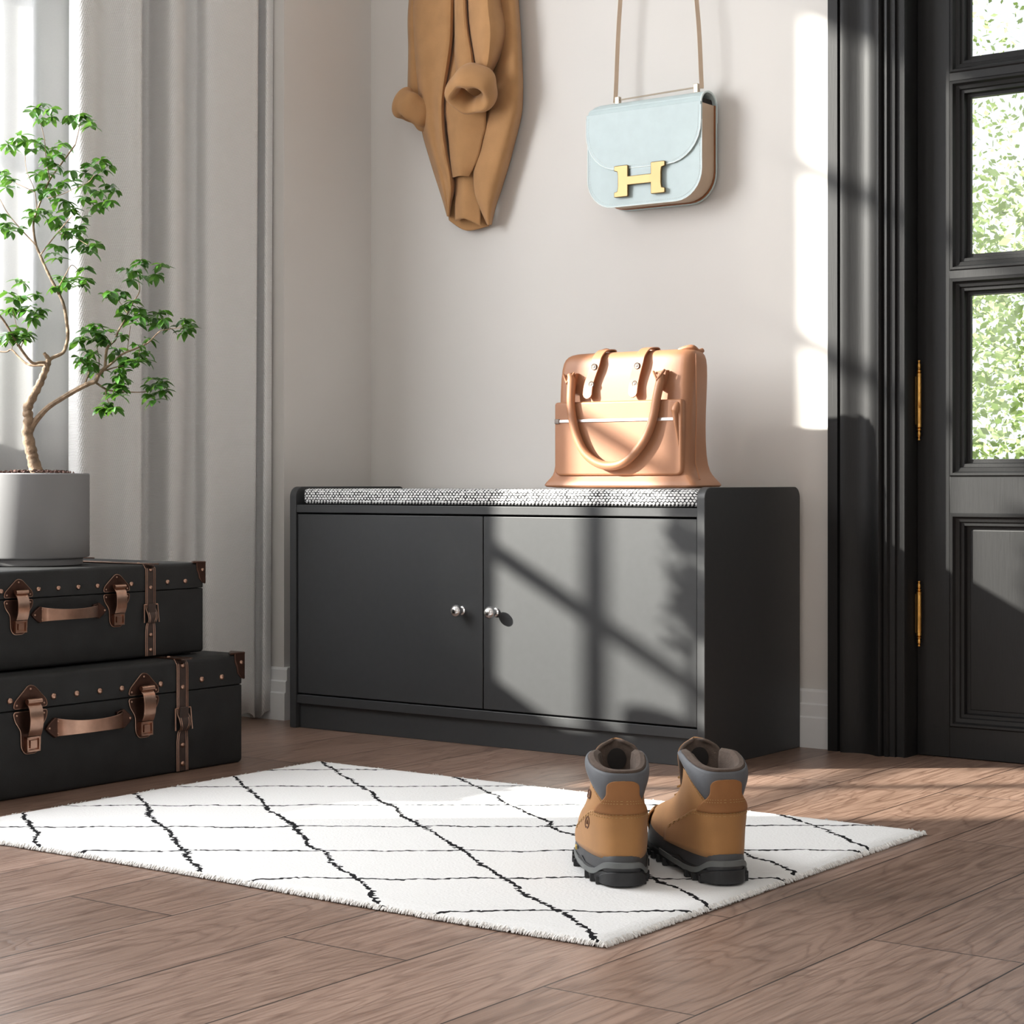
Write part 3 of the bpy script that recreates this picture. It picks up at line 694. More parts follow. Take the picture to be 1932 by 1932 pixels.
def leaf(p, d, L_, W_):
    d = d.normalized(); side_ = d.cross(Vector((random.uniform(-.5, .5), random.uniform(-.5, .5), 1))).normalized()
    n_ = side_.cross(d).normalized()
    if n_.z < 0: n_ = -n_
    rows = []
    for k, (t, w_) in enumerate(((0, .05), (.2, .62), (.45, 1), (.7, .82), (.88, .42), (1, .03))):
        c = p+d*(L_*t)-n_*(L_*.28*t*t); e = side_*(W_*.5*w_)
        rows.append([c-e+n_*(W_*.16*w_), c, c+e+n_*(W_*.16*w_)])
    lf.grid(rows)
random.seed(11)
toc = Vector((ss, -cc, 0))
for x, y in CL:
    nl = random.randint(5, 7); p = at_depth(PD+random.uniform(-.035, .035), x, y-2)
    a0 = random.uniform(0, 2*PI)
    tw = p+Vector((0, 0, -.004))
    for k in range(nl):
        a = a0+2*PI*k/nl+random.uniform(-.4, .4)
        d = Vector((math.cos(a), math.sin(a), random.uniform(-.75, .35)))
        leaf(p, d, random.uniform(.016, .027), random.uniform(.0095, .014))
lf.build('foliage', M['leaf'], pt, fixn=False)

# ================================================================== COAT
ct = thing('coat', 'camel brown wool coat with rolled cuffs hanging on the wall left of the handbag', 'coat', (.32, -.02, 1.95))
def sheet(rows, name, ny=7, nx=6, thick=.0045, parent=None, wob=0):
    """rows: (photo y, [(photo x, distance from the wall), ...])"""
    rr = []
    for y, xs in rows: rr.append([(x, y if not isinstance(y, (list, tuple)) else y[i], d) for i, (x, d) in enumerate(xs)])
    cols = [cr([r[i] for r in rr], ny) for i in range(len(rr[0]))]
    g = []
    for k in range(len(cols[0])):
        row = cr([c[k] for c in cols], nx)
        g.append([on(1, -max(.008, d), x, y) for x, y, d in row])
    o = MB().grid(g).build(name, M['camel'], parent or ct, solid=thick, bevel=0, fixn=False)
    return o
sheet([(-260, [(840, .03), (870, .04), (900, .05), (920, .035)]),
       (-150, [(850, .03), (880, .045), (925, .06), (962, .018)]),
       (0, [(862, .02), (900, .035), (945, .062), (968, .058), (978, .012)]),][:0] or
      [(-260, [(845, .03), (865, .035), (890, .05), (905, .045), (915, .012)]),
       (-120, [(850, .03), (890, .035), (935, .060), (962, .052), (970, .012)]),
       (0, [(862, .02), (900, .032), (945, .058), (968, .054), (977, .010)]),
       (60, [(862, .02), (900, .032), (950, .060), (972, .056), (981, .010)]),
       (143, [(872, .02), (910, .030), (950, .062), (974, .058), (985, .010)]),
       (190, [(888, .020), (915, .038), (945, .062), (972, .056), (985, .010)]),
       (221, [(914, .040), (925, .052), (945, .064), (968, .056), (982, .010)]),
       (278, [(906, .044), (920, .058), (938, .064), (955, .052), (968, .010)]),
       (312, [(896, .046), (912, .062), (930, .064), (946, .052), (959, .010)]),
       (357, [(896, .048), (908, .060), (922, .062), (935, .048), (945, .010)]),
       (390, [(906, .046), (914, .056), (922, .056), (928, .044), (934, .012)]),
       (424, [(921, .034), (922, .040), (923, .038), (924, .030), (926, .014)])], 'right_front', parent=ct)
sheet([(-260, [(822, .012), (832, .050), (845, .060), (855, .055), (862, .03)]),
       (-120, [(786, .012), (805, .056), (830, .066), (852, .062), (862, .03)]),
       (0, [(775, .012), (788, .055), (822, .068), (850, .070), (859, .035)]),
       (71, [(776, .012), (790, .058), (824, .070), (848, .072), (856, .035)]),
       (119, [(780, .012), (793, .060), (820, .066), (842, .072), (850, .035)]),
       (167, [(785, .012), (797, .060), (818, .062), (835, .072), (842.5, .035)]),
       (202, [(790, .012), (801, .058), (818, .060), (832, .072), (840.5, .035)]),
       (250, [(798, .012), (808, .056), (822, .058), (834, .072), (843, .035)]),
       (293, [(810, .012), (819, .056), (828, .062), (840, .068), (849, .035)]),
       (326, [(820, .012), (828, .054), (836, .056), (847, .062), (855, .035)]),
       (357, [(830, .012), (836, .050), (842, .052), (850, .056), (856.5, .035)]),
       (381, [(837.5, .012), (841, .044), (844, .046), (848, .048), (851, .035)]),
       (408, [(845, .014), (845.5, .034), (846, .036), (846.5, .036), (847, .030)])], 'left_front')
# back of the coat seen low between the fronts
sheet([(-200, [(840, .012), (880, .014), (920, .012)]), (180, [(800, .012), (880, .016), (960, .012)]), (330, [(835, .012), (880, .018), (930, .012)]), ([(400)]*3, [(846, .014), (885, .018), (922, .014)]), ((416, 435, 426), [(848, .016), (880, .022), (922, .018)])], 'coat_back')
sheet([(0, [(870, .04), (885, .05), (905, .04)]), (180, [(842, .055), (872, .074), (915, .066), (924, .048)][:3]), (238, [(844, .055), (872, .073), (917, .052)]), (262, [(847, .055), (868, .070), (911, .052)]), (293, [(850, .055), (866, .070), (904, .052)]), (314, [(852.5, .055), (867, .068), (895, .052)]), ((335, 332, 333), [(855.5, .052), (868, .064), (885, .050)])], 'inner_flap')
sheet([(300, [(859, .030), (875, .046), (894, .034)]), (345, [(859.5, .030), (875, .050), (896, .036)]), (381, [(859.5, .032), (876, .052), (906, .038)]), ((417, 413, 426), [(860, .034), (876, .054), (907, .040)])], 'hem_fold')
# near sleeve
slv = sheet([(-260, [(850, .05), (862, .07), (872, .075), (878, .06), (885, .075), (898, .085), (906, .05)]),
       (-120, [(855, .05), (862, .08), (874, .085), (880, .055), (888, .085), (920, .105), (935, .05)]),
       (0, [(858, .05), (862, .082), (876, .090), (882, .052), (888, .088), (920, .112), (945, .055)]),
       (57, [(859, .05), (863, .084), (880, .092), (886, .052), (892, .090), (925, .116), (956, .055)]),
       (105, [(859, .05), (864, .086), (888, .092), (894, .055), (899, .092), (922, .114), (943, .060)]),
       (140, [(861, .06), (870, .088), (890, .092), (899, .070), (905, .090), (915, .100), (925, .066)])], 'sleeve')
def cuff(cx_, cy_, d, R, r, tilt, ax, name='cuff', seed=1, sy=1.0, parent=None):
    c = on(1, -d, cx_, cy_); rnd_ = random.Random(seed); rings = []
    A = Vector(ax).normalized(); u = A.cross(Vector((0, 0, 1))).normalized(); v = A.cross(u).normalized()
    if v.z < 0: v = -v
    n, m = 44, 16
    for i in range(n):
        a = 2*PI*i/n; ro = (u*math.cos(a)+v*math.sin(a)*sy); up = max(0, math.sin(a))
        rr = r*(1+.22*up+.10*math.sin(3*a+seed)+.06*math.sin(5*a)); RR = R*(1+.07*math.sin(2*a+seed)+.05*math.sin(5*a+1))
        ring = []
        for k in range(m):
            b = 2*PI*k/m
            # roll is longer along the sleeve axis than it is thick
            ring.append(c+ro*(RR+rr*.8*math.cos(b))+A*(rr*1.5*math.sin(b))-v*.004*math.sin(b))
        rings.append(ring)
    rings.append(rings[0])
    return MB().loft(rings, True, False).build(name, M['camel'], parent, sub=1)
cuff(891, 170, .118, .0425, .0200, 0, (.10, -.72, -.62), 'cuff', 2, .90, slv)
# far sleeve with its rolled cuff, left of the body
s2_ = sheet([(-200, [(800, .012), (812, .03), (825, .02)]), (0, [(773, .010), (778, .040), (800, .03)]), (100, [(772, .010), (777, .040), (800, .03)]), (190, [(770, .012), (777, .042), (800, .03)])], 'sleeve')
cuff(783, 208, .052, .0270, .0190, 0, (-.42, -.30, -.78), 'cuff', 4, 1.15, s2_)
ctz = on(1, -.05, 872, -260).z; cx_h = on(1, -.045, 872, -260).x
lp = [(cx_h-.018, -.040, ctz-.02), (cx_h-.016, -.042, ctz+.015), (cx_h, -.044, ctz+.030), (cx_h+.016, -.042, ctz+.015), (cx_h+.018, -.040, ctz-.02)]
MB().tube(cr(lp, 5), .003, 8).build('hanging_loop', M['strap'], ct)
hz = ctz+.026
o = MB().tube([(cx_h, 0, hz-.004), (cx_h, -.052, hz-.004), (cx_h, -.066, hz+.016)], .0055, 10).lathe([(0, 0), (.022, 0), (.022, -.006), (.012, -.01), (0, -.01)], (cx_h, 0, hz-.004), 20, 1).build('coat_hook', M['iron'])
tag(o, 'dark wall hook from which the camel coat hangs', 'hook')

# ================================================================== HANGING HANDBAG
hb = thing('handbag', 'pale blue flap handbag with gold H clasp hanging on the wall by a beige strap', 'handbag', (.81, -.03, 1.114))
bx0, bx1, bz0, bz1 = .669, .950, 1.114, 1.336
yF, yB = -.072, -.012
def rrect(x0, x1, z0, z1, rb, rt_, n=8):
    out = []
    for cx_, cz, r, a0 in ((x1-rb, z0+rb, rb, -PI/2), (x1-rt_, z1-rt_, rt_, 0), (x0+rt_, z1-rt_, rt_, PI/2), (x0+rb, z0+rb, rb, PI)):
        for k in range(n+1):
            a = a0+PI/2*k/n; out.append((cx_+r*math.cos(a), cz+r*math.sin(a)))
    return out
MB().prism(rrect(bx0, bx1, bz0, bz1-.01, .062, .012), 1, yF, yF+.003).build('front_panel', M['mint'], hb, bevel=.001)
MB().prism(rrect(bx0+.004, bx1+.002, bz0-.002, bz1-.01, .062, .012), 1, yB-.003, yB).build('back_panel', M['mint'], hb, bevel=.001)
def band(mb, y0, y1, ins, th):
    o_ = rrect(bx0+ins, bx1-ins, bz0+ins, bz1-.012, .06, .002); n = 9
    pts = o_[3*n:]+o_[:n]                 # left bottom arc + right bottom arc
    pts = [(bx0+ins, bz1-.024)]+pts+[(bx1-ins, bz1-.024)]
    r = [[(x, y0, z), (x, y1, z)] for x, z in pts]
    rin = []
    cxm, czm = (bx0+bx1)/2, bz1
    rings = []
    for x, z in pts:
        d = Vector((cxm-x, 0, czm-z)).normalized()*th
        rings.append([(x, y0, z), (x, y1, z), (x+d.x, y1, z+d.z), (x+d.x, y0, z+d.z)])
    mb.loft(rings); return mb
band(MB(), yF+.002, yB-.002, .003, .003).build('gusset', M['taupe'], hb)
band(MB(), yB-.006, yB-.003, .0005, .003).build('gusset_edge', M['rust'], hb)
# bulk inside, dark lining seen at the open end
MB().box((bx0+.008, yF+.004, bz0+.05), (bx1-.008, yB-.004, bz1-.012)).build('lining', M['void'], hb)
# flap: front sheet with curved lower corners, rolled over the top to the back
fz = 1.192; fl = rrect(bx0-.001, bx1, fz, bz1-.022, .080, .001)
f1 = MB().prism(fl, 1, yF-.0045, yF-.0008).build('flap', M['mint'], hb, bevel=.001)
rr_ = (yB-yF)/2+.002; cyy = (yB+yF)/2-.001; pts = []
for k in range(15):
    a = PI-PI*k/14; pts.append((cyy+rr_*math.cos(a), bz1-.024+.026*math.sin(a)))
pts.append((yB+.001, bz1-.06))
pts_in = [(y+(cyy-y)*.12, z-.0030) for y, z in pts][::-1]
xs = [bx0-.001+.012, bx1]
rg = MB()
outl = pts+pts_in
ln = len(outl)
def sec(x, sh=0): return [(x, y, z-sh) for y, z in outl]
rg.loft([sec(bx0-.001, .012), sec(bx0+.003, .006), sec(bx0+.010, .002), sec(bx0+.022, 0), sec(bx1-.004, 0), sec(bx1, 0)]).build('flap_top', M['mint'], f1)
# pale painted edges and stitch line
ep = MB(); arc_ = [p for p in fl]
n = 9; low = [(bx0-.001, bz1-.03)]+fl[3*n:]+fl[:n]+[(bx1, bz1-.03)]
ep.tube([(x, yF-.0042, z) for x, z in low], .0013, 6)
o_ = rrect(bx0, bx1, bz0, bz1-.012, .062, .002); low2 = [(bx0, bz1-.06)]+o_[3*n:]+o_[:n]+[(bx1, bz1-.06)]
ep.tube([(x, yF-.0002, z) for x, z in low2], .0013, 6)
arch = [(bx1, y, z) for y, z in pts]; ep.tube(arch, .0016, 6)
ep.build('edge_paint', M['mint2'], f1)
sti = MB()
def stitch(mb, line, y, seg=.0035, gap=.0022, r=.00045):
    acc = 0; L_ = [Vector((x, y, z)) for x, z in line]; dist = 0
    for a_, b2 in zip(L_, L_[1:]):
        l = (b2-a_).length; t = 0
        while t < l-seg*.5:
            u = a_.lerp(b2, t/l); v_ = a_.lerp(b2, min(1, (t+seg)/l)); mb.tube([u, v_], r, 4); t += seg+gap
def inset(line, d, c):
    out = []
    for x, z in line:
        v_ = Vector((c[0]-x, c[1]-z)).normalized()*d; out.append((x+v_.x, z+v_.y))
    return out
stitch(sti, inset(low, .006, (.81, 1.30)), yF-.0046); stitch(sti, inset(low2, .006, (.81, 1.30)), yF-.0004)
sti.build('stitching', M['thread'], f1, smooth=False)
# clasp tab behind the H
tb = MB().prism([(.778, fz+.004), (.778, 1.168), (.843, 1.168), (.843, fz+.004)], 1, yF-.0042, yF-.001).build('clasp_tab', M['mint'], f1, bevel=.001)
hx0, hx1, hz0, hz1 = .742, .868, 1.1315, 1.1985
def mir(p): return [((hx0+hx1)-x, z) for x, z in p][::-1]
left = [(.742, hz1-.001), (.742, hz1-.011), (.750, hz1-.013), (.7515, hz1-.022), (.7515, hz0+.022), (.750, hz0+.013), (.742, hz0+.011), (.742, hz0+.001), (.746, hz0), (.775, hz0), (.777, hz0+.002), (.777, 1.1555)]
top_ = [(.777, 1.1745), (.777, hz1-.002), (.775, hz1), (.746, hz1)]
right = mir(left); top2 = mir(top_)
outline = left+right+top2+top_
MB().prism(outline, 1, yF-.011, yF-.005).build('clasp', M['gold'], f1, bevel=.0018, segs=3)['label'] = 'gold H-shaped clasp'
# rod, lugs, strap
za, zb_ = 1.345, 1.349
MB().tube([(.727, -.045, za), (.924, -.045, zb_)], .0018, 8).build('strap_rod', M['champ'], hb)
for x, z in ((.728, za), (.922, zb_)):
    MB().box((x-.0055, -.050, z-.012), (x+.0055, -.040, z+.007)).build('strap_lug', M['champ'], hb, bevel=.0012)
hk = Vector((.818, -.045, 2.10))
sl = [(.7205, -.045, za-.004), (.7225, -.045, za+.02), (.734, -.045, 1.56), (.770, -.045, 1.90), (.800, -.045, 2.085), (.818, -.045, 2.10), (.840, -.045, 2.085), (.873, -.045, 1.90), (.921, -.045, 1.535), (.9325, -.045, zb_+.022), (.9335, -.045, zb_-.004)]
stp = MB()
stp.ribbon(cr(sl, 5), .0088, .0028, (.80, .6, 0))
stp.build('strap', M['taupe'], hb)
o = MB().tube([(.818, 0, 2.075), (.818, -.06, 2.078), (.818, -.07, 2.095)], .007, 10).lathe([(0, 0), (.022, 0), (.022, -.006), (.012, -.01), (0, -.01)], (.818, 0, 2.075), 20, 1).build('bag_hook', M['iron'])
tag(o, 'dark wall hook from which the pale blue handbag hangs', 'hook')

# ================================================================== TOTE BAG
TY, TB = -.285, -.206
tt = thing('tote_bag', 'tan leather tote bag with hanging loop handle standing on the cabinet cushion', 'bag', (.90, (TY+TB)/2, .519))
def tz(y): return on(1, TY, 1150, y).z
def tx(x, y=800): return on(1, TY, x, y).x
# body: horizontal slices (z, xl, xr, y front, y back, corner radius)
def slice_(z, xl, xr, yf, yb, r, bk=0, n=7):
    out = []
    for cx_, cy_, a0, rad in ((xr-r, yf+r, -PI/2, r), (xr-r*.6+bk, yb-r*.6, 0, r*.6), (xl+r*.6, yb-r*.6, PI/2, r*.6), (xl+r, yf+r, PI, r)):
        for k in range(n+1):
            a = a0+PI/2*k/n; out.append((cx_+rad*math.cos(a), cy_+rad*math.sin(a), z))
    return out
Zb = .5195
SL = [(Zb, tx(1031), tx(1316), TY-.012, TB+.008, .012, .004), (Zb+.006, tx(1028.5), tx(1317), TY-.014, TB+.010, .012, .006), (Zb+.016, tx(1034), tx(1311), TY-.010, TB+.006, .012, .004),
      (Zb+.026, tx(1040), tx(1301), TY-.002, TB+.004, .014, .006), (Zb+.042, tx(1042), tx(1297), TY, TB, .016, .003), (Zb+.09, tx(1043), tx(1295), TY+.002, TB, .018, 0),
      (Zb+.15, tx(1047), tx(1296), TY+.004, TB, .018, .002), (Zb+.20, tx(1049), tx(1298), TY+.005, TB-.002, .020, .002), (Zb+.245, tx(1050), tx(1299), TY+.008, TB-.004, .022, .001),
      (Zb+.262, tx(1053), tx(1298), TY+.012, TB-.008, .022, .0), (Zb+.270, tx(1060), tx(1293), TY+.020, TB-.018, .02, 0), (Zb+.2735, tx(1072), tx(1285), TY+.034, TB-.030, .012, 0)]
rings = [slice_(*s_) for s_ in [tuple(q) for q in SL]]
body = MB().loft(rings)
rb = random.Random(3)
for v in body.v:
    if v.z > Zb+.03: v.y += .0016*math.sin(v.x*31+v.z*17); v.x += .0018*math.sin(v.z*38+v.y*40)
body.build('body', M['tan'], tt, sub=1)
# front pocket panel, raised
zp1 = tz(757); zp0 = tz(897)
pk = rrect(tx(1051), tx(1291), zp0, zp1, .012, .006, 4)
MB().prism(pk, 1, TY-.0095, TY+.006).build('front_pocket', M['tan'], tt, bevel=.004, segs=3)
# right pocket crease ear
ear = [tuple(Vector(p)) for p in []]
er = cr([(tx(1284), TY-.008, tz(762)), (tx(1279), TY-.010, tz(778)), (tx(1280), TY-.010, tz(800)), (tx(1284), TY-.008, tz(835)), (tx(1285), TY-.006, tz(880))], 4)
MB().tube(er, [.003+.0065*math.sin(PI*min(1, i/9)) if i < 5 else max(.002, .0085-.0005*i) for i in range(len(er))], 12).build('pocket_fold', M['tan'], tt, sub=1)
# side seam and roll at the top right
MB().tube([(tx(1299)+.002, TY+.025, Zb+.262), (tx(1298)+.0035, TY+.026, Zb+.15), (tx(1297)+.003, TY+.025, Zb+.05), (tx(1308)+.004, TY+.018, Zb+.018)], .0014, 6).build('side_seam', M['tan2'], tt)
fold = MB().tube(cr([(tx(1262), TY+.035, Zb+.270), (tx(1285), TY+.040, Zb+.2765), (tx(1291), TY+.052, Zb+.268), (tx(1293), TY+.066, Zb+.271)], 4), .0055, 8)
fold.build('top_fold', M['tan'], tt, sub=1)
# zip
MB().box((tx(1057), TY-.0115, tz(796)), (tx(1280), TY-.009, tz(790.5))).build('zip', M['zip'], tt, bevel=.0005)
zz_ = MB().box((tx(1056)-.004, TY-.013, tz(798)), (tx(1056)+.007, TY-.009, tz(789))).box((tx(1276), TY-.0128, tz(797)), (tx(1280), TY-.009, tz(788)))
zz_.build('zip_pull', M['nickel'], tt, bevel=.001)
# straps over the top with two rivets each
for xt, xb, rb1, rb2 in ((1126, 1113, (1120, 692), (1115, 725)), (1208, 1198, (1201, 690), (1197, 724))):
    pts = [(tx(xt)+.004, TB-.03, Zb+.268), (tx(xt)+.002, TY+.05, Zb+.278), (tx(xt), TY+.022, Zb+.2755), (tx(xt)-.001, TY+.004, Zb+.262), (tx(xt)-.003, TY-.002, tz(690)), (tx(xb), TY-.004, tz(725)), (tx(xb)-.001, TY-.008, tz(752))]
    q = cr(pts, 5); stp = MB().ribbon(q, [.022]*(len(q)-3)+[.022, .017, .004], .003, (1, 0, 0)).build('top_strap', M['tan'], tt, bevel=.0008)
    for x_, y_ in (rb1, rb2):
        c = on(1, TY-.006, x_, y_)
        MB().lathe([(0, 0), (.0065, 0), (.0068, -.0015), (.0055, -.003), (.0040, -.0024), (.0030, -.0024), (.0022, -.0034), (0, -.0036)], (c.x, TY-.0035, c.z), 20, 1).build('rivet', M['nickel'], stp)
# loop handle
hp = [(1076, 706, .010), (1078, 722, .012), (1077, 760, .016), (1081, 795, .019), (1090, 828, .020), (1104, 855, .021), (1126, 873, .022), (1150, 879, .022), (1176, 873, .022), (1200, 852, .021), (1220, 822, .020), (1233, 785, .018), (1239, 750, .016), (1245, 722, .012), (1247, 706, .009)]
q = cr([(x, y, d) for x, y, d in hp], 5); P3 = [on(1, TY-d, x, y) for x, y, d in q]
hh = MB().tube(P3, [.0088 if 3 < i < len(P3)-4 else .0072 for i in range(len(P3))], 14).build('handle', M['tan'], tt)
for x_, y_ in ((1076, 712), (1246, 706)):
    c = on(1, TY-.006, x_, y_); e = MB()
    e.prism([(c.x-.014, c.z+.006), (c.x+.014, c.z+.008), (c.x+.009, c.z-.010), (c.x+.004, c.z-.030), (c.x-.005, c.z-.030), (c.x-.008, c.z-.010)], 1, TY-.006, TY+.006)
    e.tube([(c.x-.014, TY-.010, c.z+.006), (c.x, TY-.018, c.z-.012), (c.x+.013, TY-.010, c.z+.009)], [.0025, .004, .0025], 8)
    e.build('handle_tab', M['tan'], hh, bevel=.0015)
# second handle folded behind the top
bh = cr([(tx(1085), TB-.012, Zb+.262), (tx(1100), TB-.012, Zb+.277), (tx(1112), TB-.012, Zb+.280), (tx(1124), TB-.010, Zb+.270)], 4)
MB().tube(bh, .004, 8).build('rear_handle', M['tan2'], tt)

# ================================================================== BOOTS
def make_boot(mirror=1):
    t = thing('boot', '', 'boot', (0, 0, 0), 0, 'pair of tan work boots on the rug')
    N = 40
    def outl(z, yb, yf, wb, wf, cx_=0):
        """closed outline from heel (yb) to toe (yf): wb heel half width, wf ball half width"""
        L_ = yf-yb; out = []
        for k in range(N):
            a = 2*PI*k/N; c_, s_ = math.cos(a), math.sin(a)
            u = .5-.5*c_                      # 0 heel .. 1 toe
            v = math.copysign(abs(s_)**.72, s_)
            w_ = wb+(wf-wb)*(3*u*u-2*u**3)
            bend = -.006*mirror*math.sin(PI*u)*min(1, L_/.2)
            out.append((cx_+v*w_+bend, yb+L_*u, z))
        return out
    # upper
    lv = [(.030, .004, .272, .0385, .050), (.045, .003, .274, .0395, .0505), (.058, .003, .268, .0400, .0485), (.070, .004, .250, .0400, .046), (.080, .005, .218, .0398, .0435), (.090, .007, .182, .0392, .041), (.102, .010, .155, .0383, .039), (.116, .012, .138, .0355, .036), (.130, .011, .130, .0345, .035), (.146, .009, .128, .0345, .035)]
    MB().loft([outl(*l) for l in lv], True, False).build('upper', M['nubuck'], t, local=True, sub=1)
    # surface lookup for overlays
    def surf(z, ang, off):
        """ang 0 = heel, +-PI = toe ; returns point on upper pushed outwards"""
        lv2 = lv+[(.172, .008, .128, .0345, .035), (.19, .006, .13, .0345, .035)]
        for a_, b2 in zip(lv2, lv2[1:]):
            if z <= b2[0]: break
        f = max(0, min(1, (z-a_[0])/(b2[0]-a_[0]))); l = [a_[i]+(b2[i]-a_[i])*f for i in range(5)]
        L_ = l[2]-l[1]; c_, s_ = math.cos(ang), math.sin(ang); u = .5-.5*c_
        v = math.copysign(abs(s_)**.72, s_); w_ = l[3]+(l[4]-l[3])*(3*u*u-2*u**3)
        p = Vector((v*(w_+off)-.006*mirror*math.sin(PI*u)*min(1, L_/.2), l[1]+L_*u-off*c_, z)); return p
    def patch(name, m, za, zb2, a0, a1, off, na=28, nz=8, thick=.0025, puff=0):
        g = []
        for j in range(nz+1):
            row = []
            for i in range(na+1):
                a = a0+(a1-a0)*i/na; lo, hi = za(a), zb2(a); q = j/nz
                row.append(surf(lo+(hi-lo)*q, a, off+puff*math.sin(PI*q)))
            g.append(row)
        return MB().grid(g).build(name, m, t, local=True, solid=thick, fixn=False)
    A = 2.30                                   # collar opening ends at the tongue
    def ctop(a): return .154+.014*min(1, (abs(a)/1.75)**2)
    def cbot(a):
        a = abs(a)
        if a < .45: return .122
        return min(.168, .112+.040*((a-.45)/1.2)**.9)
    patch('collar', M['collar'], cbot, ctop, -A, A, .002, 48, 10, .005, .0032)
    # collar lip and lining going down inside
    g = []
    for j, (off, dz) in enumerate(((.003, .0), (.001, .003), (-.004, .004), (-.009, .001), (-.011, -.010), (-.011, -.035), (-.011, -.075))):
        g.append([surf(ctop(-A+2*A*i/48), -A+2*A*i/48, off)+Vector((0, 0, dz)) for i in range(49)])
    MB().grid(g).build('lining', M['lining'], t, local=True, solid=.002, fixn=False)
    MB().prism([(x*.8, y*.8+.02) for x, y, z in outl(.06, .004, .19, .036, .036)], 2, .055, .06).build('insole', M['void'], t, local=True)
    # heel tab
    def tabtop(a): return .1435-.03*max(0, (abs(a)-.33)/.2)**2 if abs(a) > .33 else .1435
    hw = .52
    g = []
    for j in range(25):
        q = (j/24); q = 1-(1-q)**1.6; z = .098+(.1445-.098)*q
        ww = .80-.42*(3*min(1, q/.62)**2-2*min(1, q/.62)**3)
        if q > .78: ww *= (1-((q-.78)/.2205)**2.4)**(1/2.4)
        g.append([surf(z, -ww+2*ww*i/20, .0042+.0040*min(1, q*2.5)) for i in range(21)])
    MB().grid(g).build('heel_tab', M['nubuck2'], t, local=True, solid=.003, fixn=False)
    # heel counter
    def ktop(a):
        a = abs(a); return .100 if a < .9 else .100-.050*((a-.9)/.75)**1.5
    patch('heel_counter', M['nubuck'], lambda a: .036, ktop, -1.62, 1.62, .0025, 40, 8, .003)
    # vamp overlay seam toward the toe cap
    patch('toe_cap', M['nubuck'], lambda a: .034, lambda a: .066, 2.35, 2*PI-2.35, .002, 24, 6, .002, .002)
    # stitching
    sm = MB()
    def sline(f, a0, a1, off, n=60):
        for i in range(n):
            if i % 2 == 0:
                a = a0+(a1-a0)*i/n; b2 = a0+(a1-a0)*(i+.9)/n; sm.tube([surf(f(a), a, off), surf(f(b2), b2, off)], .0006, 4)
    sline(lambda a: ktop(a)-.003, -1.5, 1.5, .0045, 70); sline(lambda a: ktop(a)-.0065, -1.5, 1.5, .0045, 70)
    sline(lambda a: .1165, -.5, .5, .0098, 30); sline(lambda a: .113, -.52, .52, .0098, 30)
    for s_ in (-1, 1):
        sline(lambda a: cbot(a)-.004, s_*.55, s_*2.1, .0015, 40); sline(lambda a: cbot(a)-.0075, s_*.6, s_*2.1, .0015, 40)
    sm.build('stitching', M['nthread'], t, local=True, smooth=False)
    # tongue
    g = []
    for j in range(13):
        q = j/12; z = .105+(.184-.105)*q; yy = .128-.004*math.sin(q*PI)+.010*q*q; ww = .034*(.78+.22*min(1, q*1.6)-.12*q)*(1 if q < .72 else math.sqrt(max(.02, 1-((q-.72)/.285)**2)))
        g.append([(ww*(-1+2*i/12), yy-.017*((-1+2*i/12)**2)*1.0+.0, z) for i in range(13)])
    tgm = MB().grid(g).build('tongue', M['lining'], t, local=True, solid=.006, fixn=False, sub=1)
    g2 = [[(p[0]*1.02, p[1]+.0045, p[2]+.001) for p in r] for r in g]
    MB().grid(g2).build('tongue_face', M['nubuck'], tgm, local=True, solid=.002, fixn=False, sub=1)
    pa = [(.013*math.cos(k*PI/10)*(1), .157+.016*math.sin(k*PI/10)) for k in range(20)]
    MB().prism(pa, 1, .1185, .1205).build('tongue_label', M['void'], tgm, local=True)
    # laces
    lc = MB()
    for k in range(5):
        z = .10+.014*k; y = .150-.004*k if k else .158
        lc.tube([(-.026, y-.012, z), (-.012, y, z+.003), (.012, y, z+.003), (.026, y-.012, z)], .0018, 6)
    lc.build('laces', M['nthread'], t, local=True)
    # outsole with heel block, arch and lugs
    def so_(z, g_, yb=-.004, yf=.282): return outl(z, yb-g_, yf+g_, .0435+g_, .054+g_)
    def bott(u):
        return 0
    rings = []
    def solering(zf_, g_):
        r = []
        for (x, y, z) in outl(0, -.006-g_, .282+g_, .0425+g_, .053+g_):
            u = (y+.006)/.288; r.append((x, y, zf_(u)))
        return r
    def arch(u):                      # underside
        z = 0.0
        if .30 < u < .44: z = .013*math.sin(PI*(u-.30)/.14)
        if u > .80: z = .020*((u-.80)/.2)**2
        return z
    def otop(u): return .016+(.010 if u < .30 else .010*max(0, 1-(u-.30)/.12))*.3+arch(u)*.6
    def mtop(u):                      # midsole upper edge: high at heel flanks, dips, rises at toe
        return .042+.007*math.exp(-((u-.33)/.10)**2)-.004*math.exp(-((u-.55)/.14)**2)+.006*max(0, (u-.75)/.25)
    osm = MB().loft([solering(lambda u: arch(u), -.004), solering(lambda u: arch(u)+.004, 0), solering(lambda u: otop(u)-.002, .0012), solering(lambda u: otop(u), 0)])
    MB().loft([solering(lambda u: otop(u)-.001, -.0015), solering(lambda u: otop(u)+.006, -.0005), solering(lambda u: mtop(u)-.003, -.0022), solering(lambda u: mtop(u), -.0042)]).build('midsole', M['midsole'], t, local=True)
    # grey wave stripe around the heel, arched over a rubber cup
    st_ = []
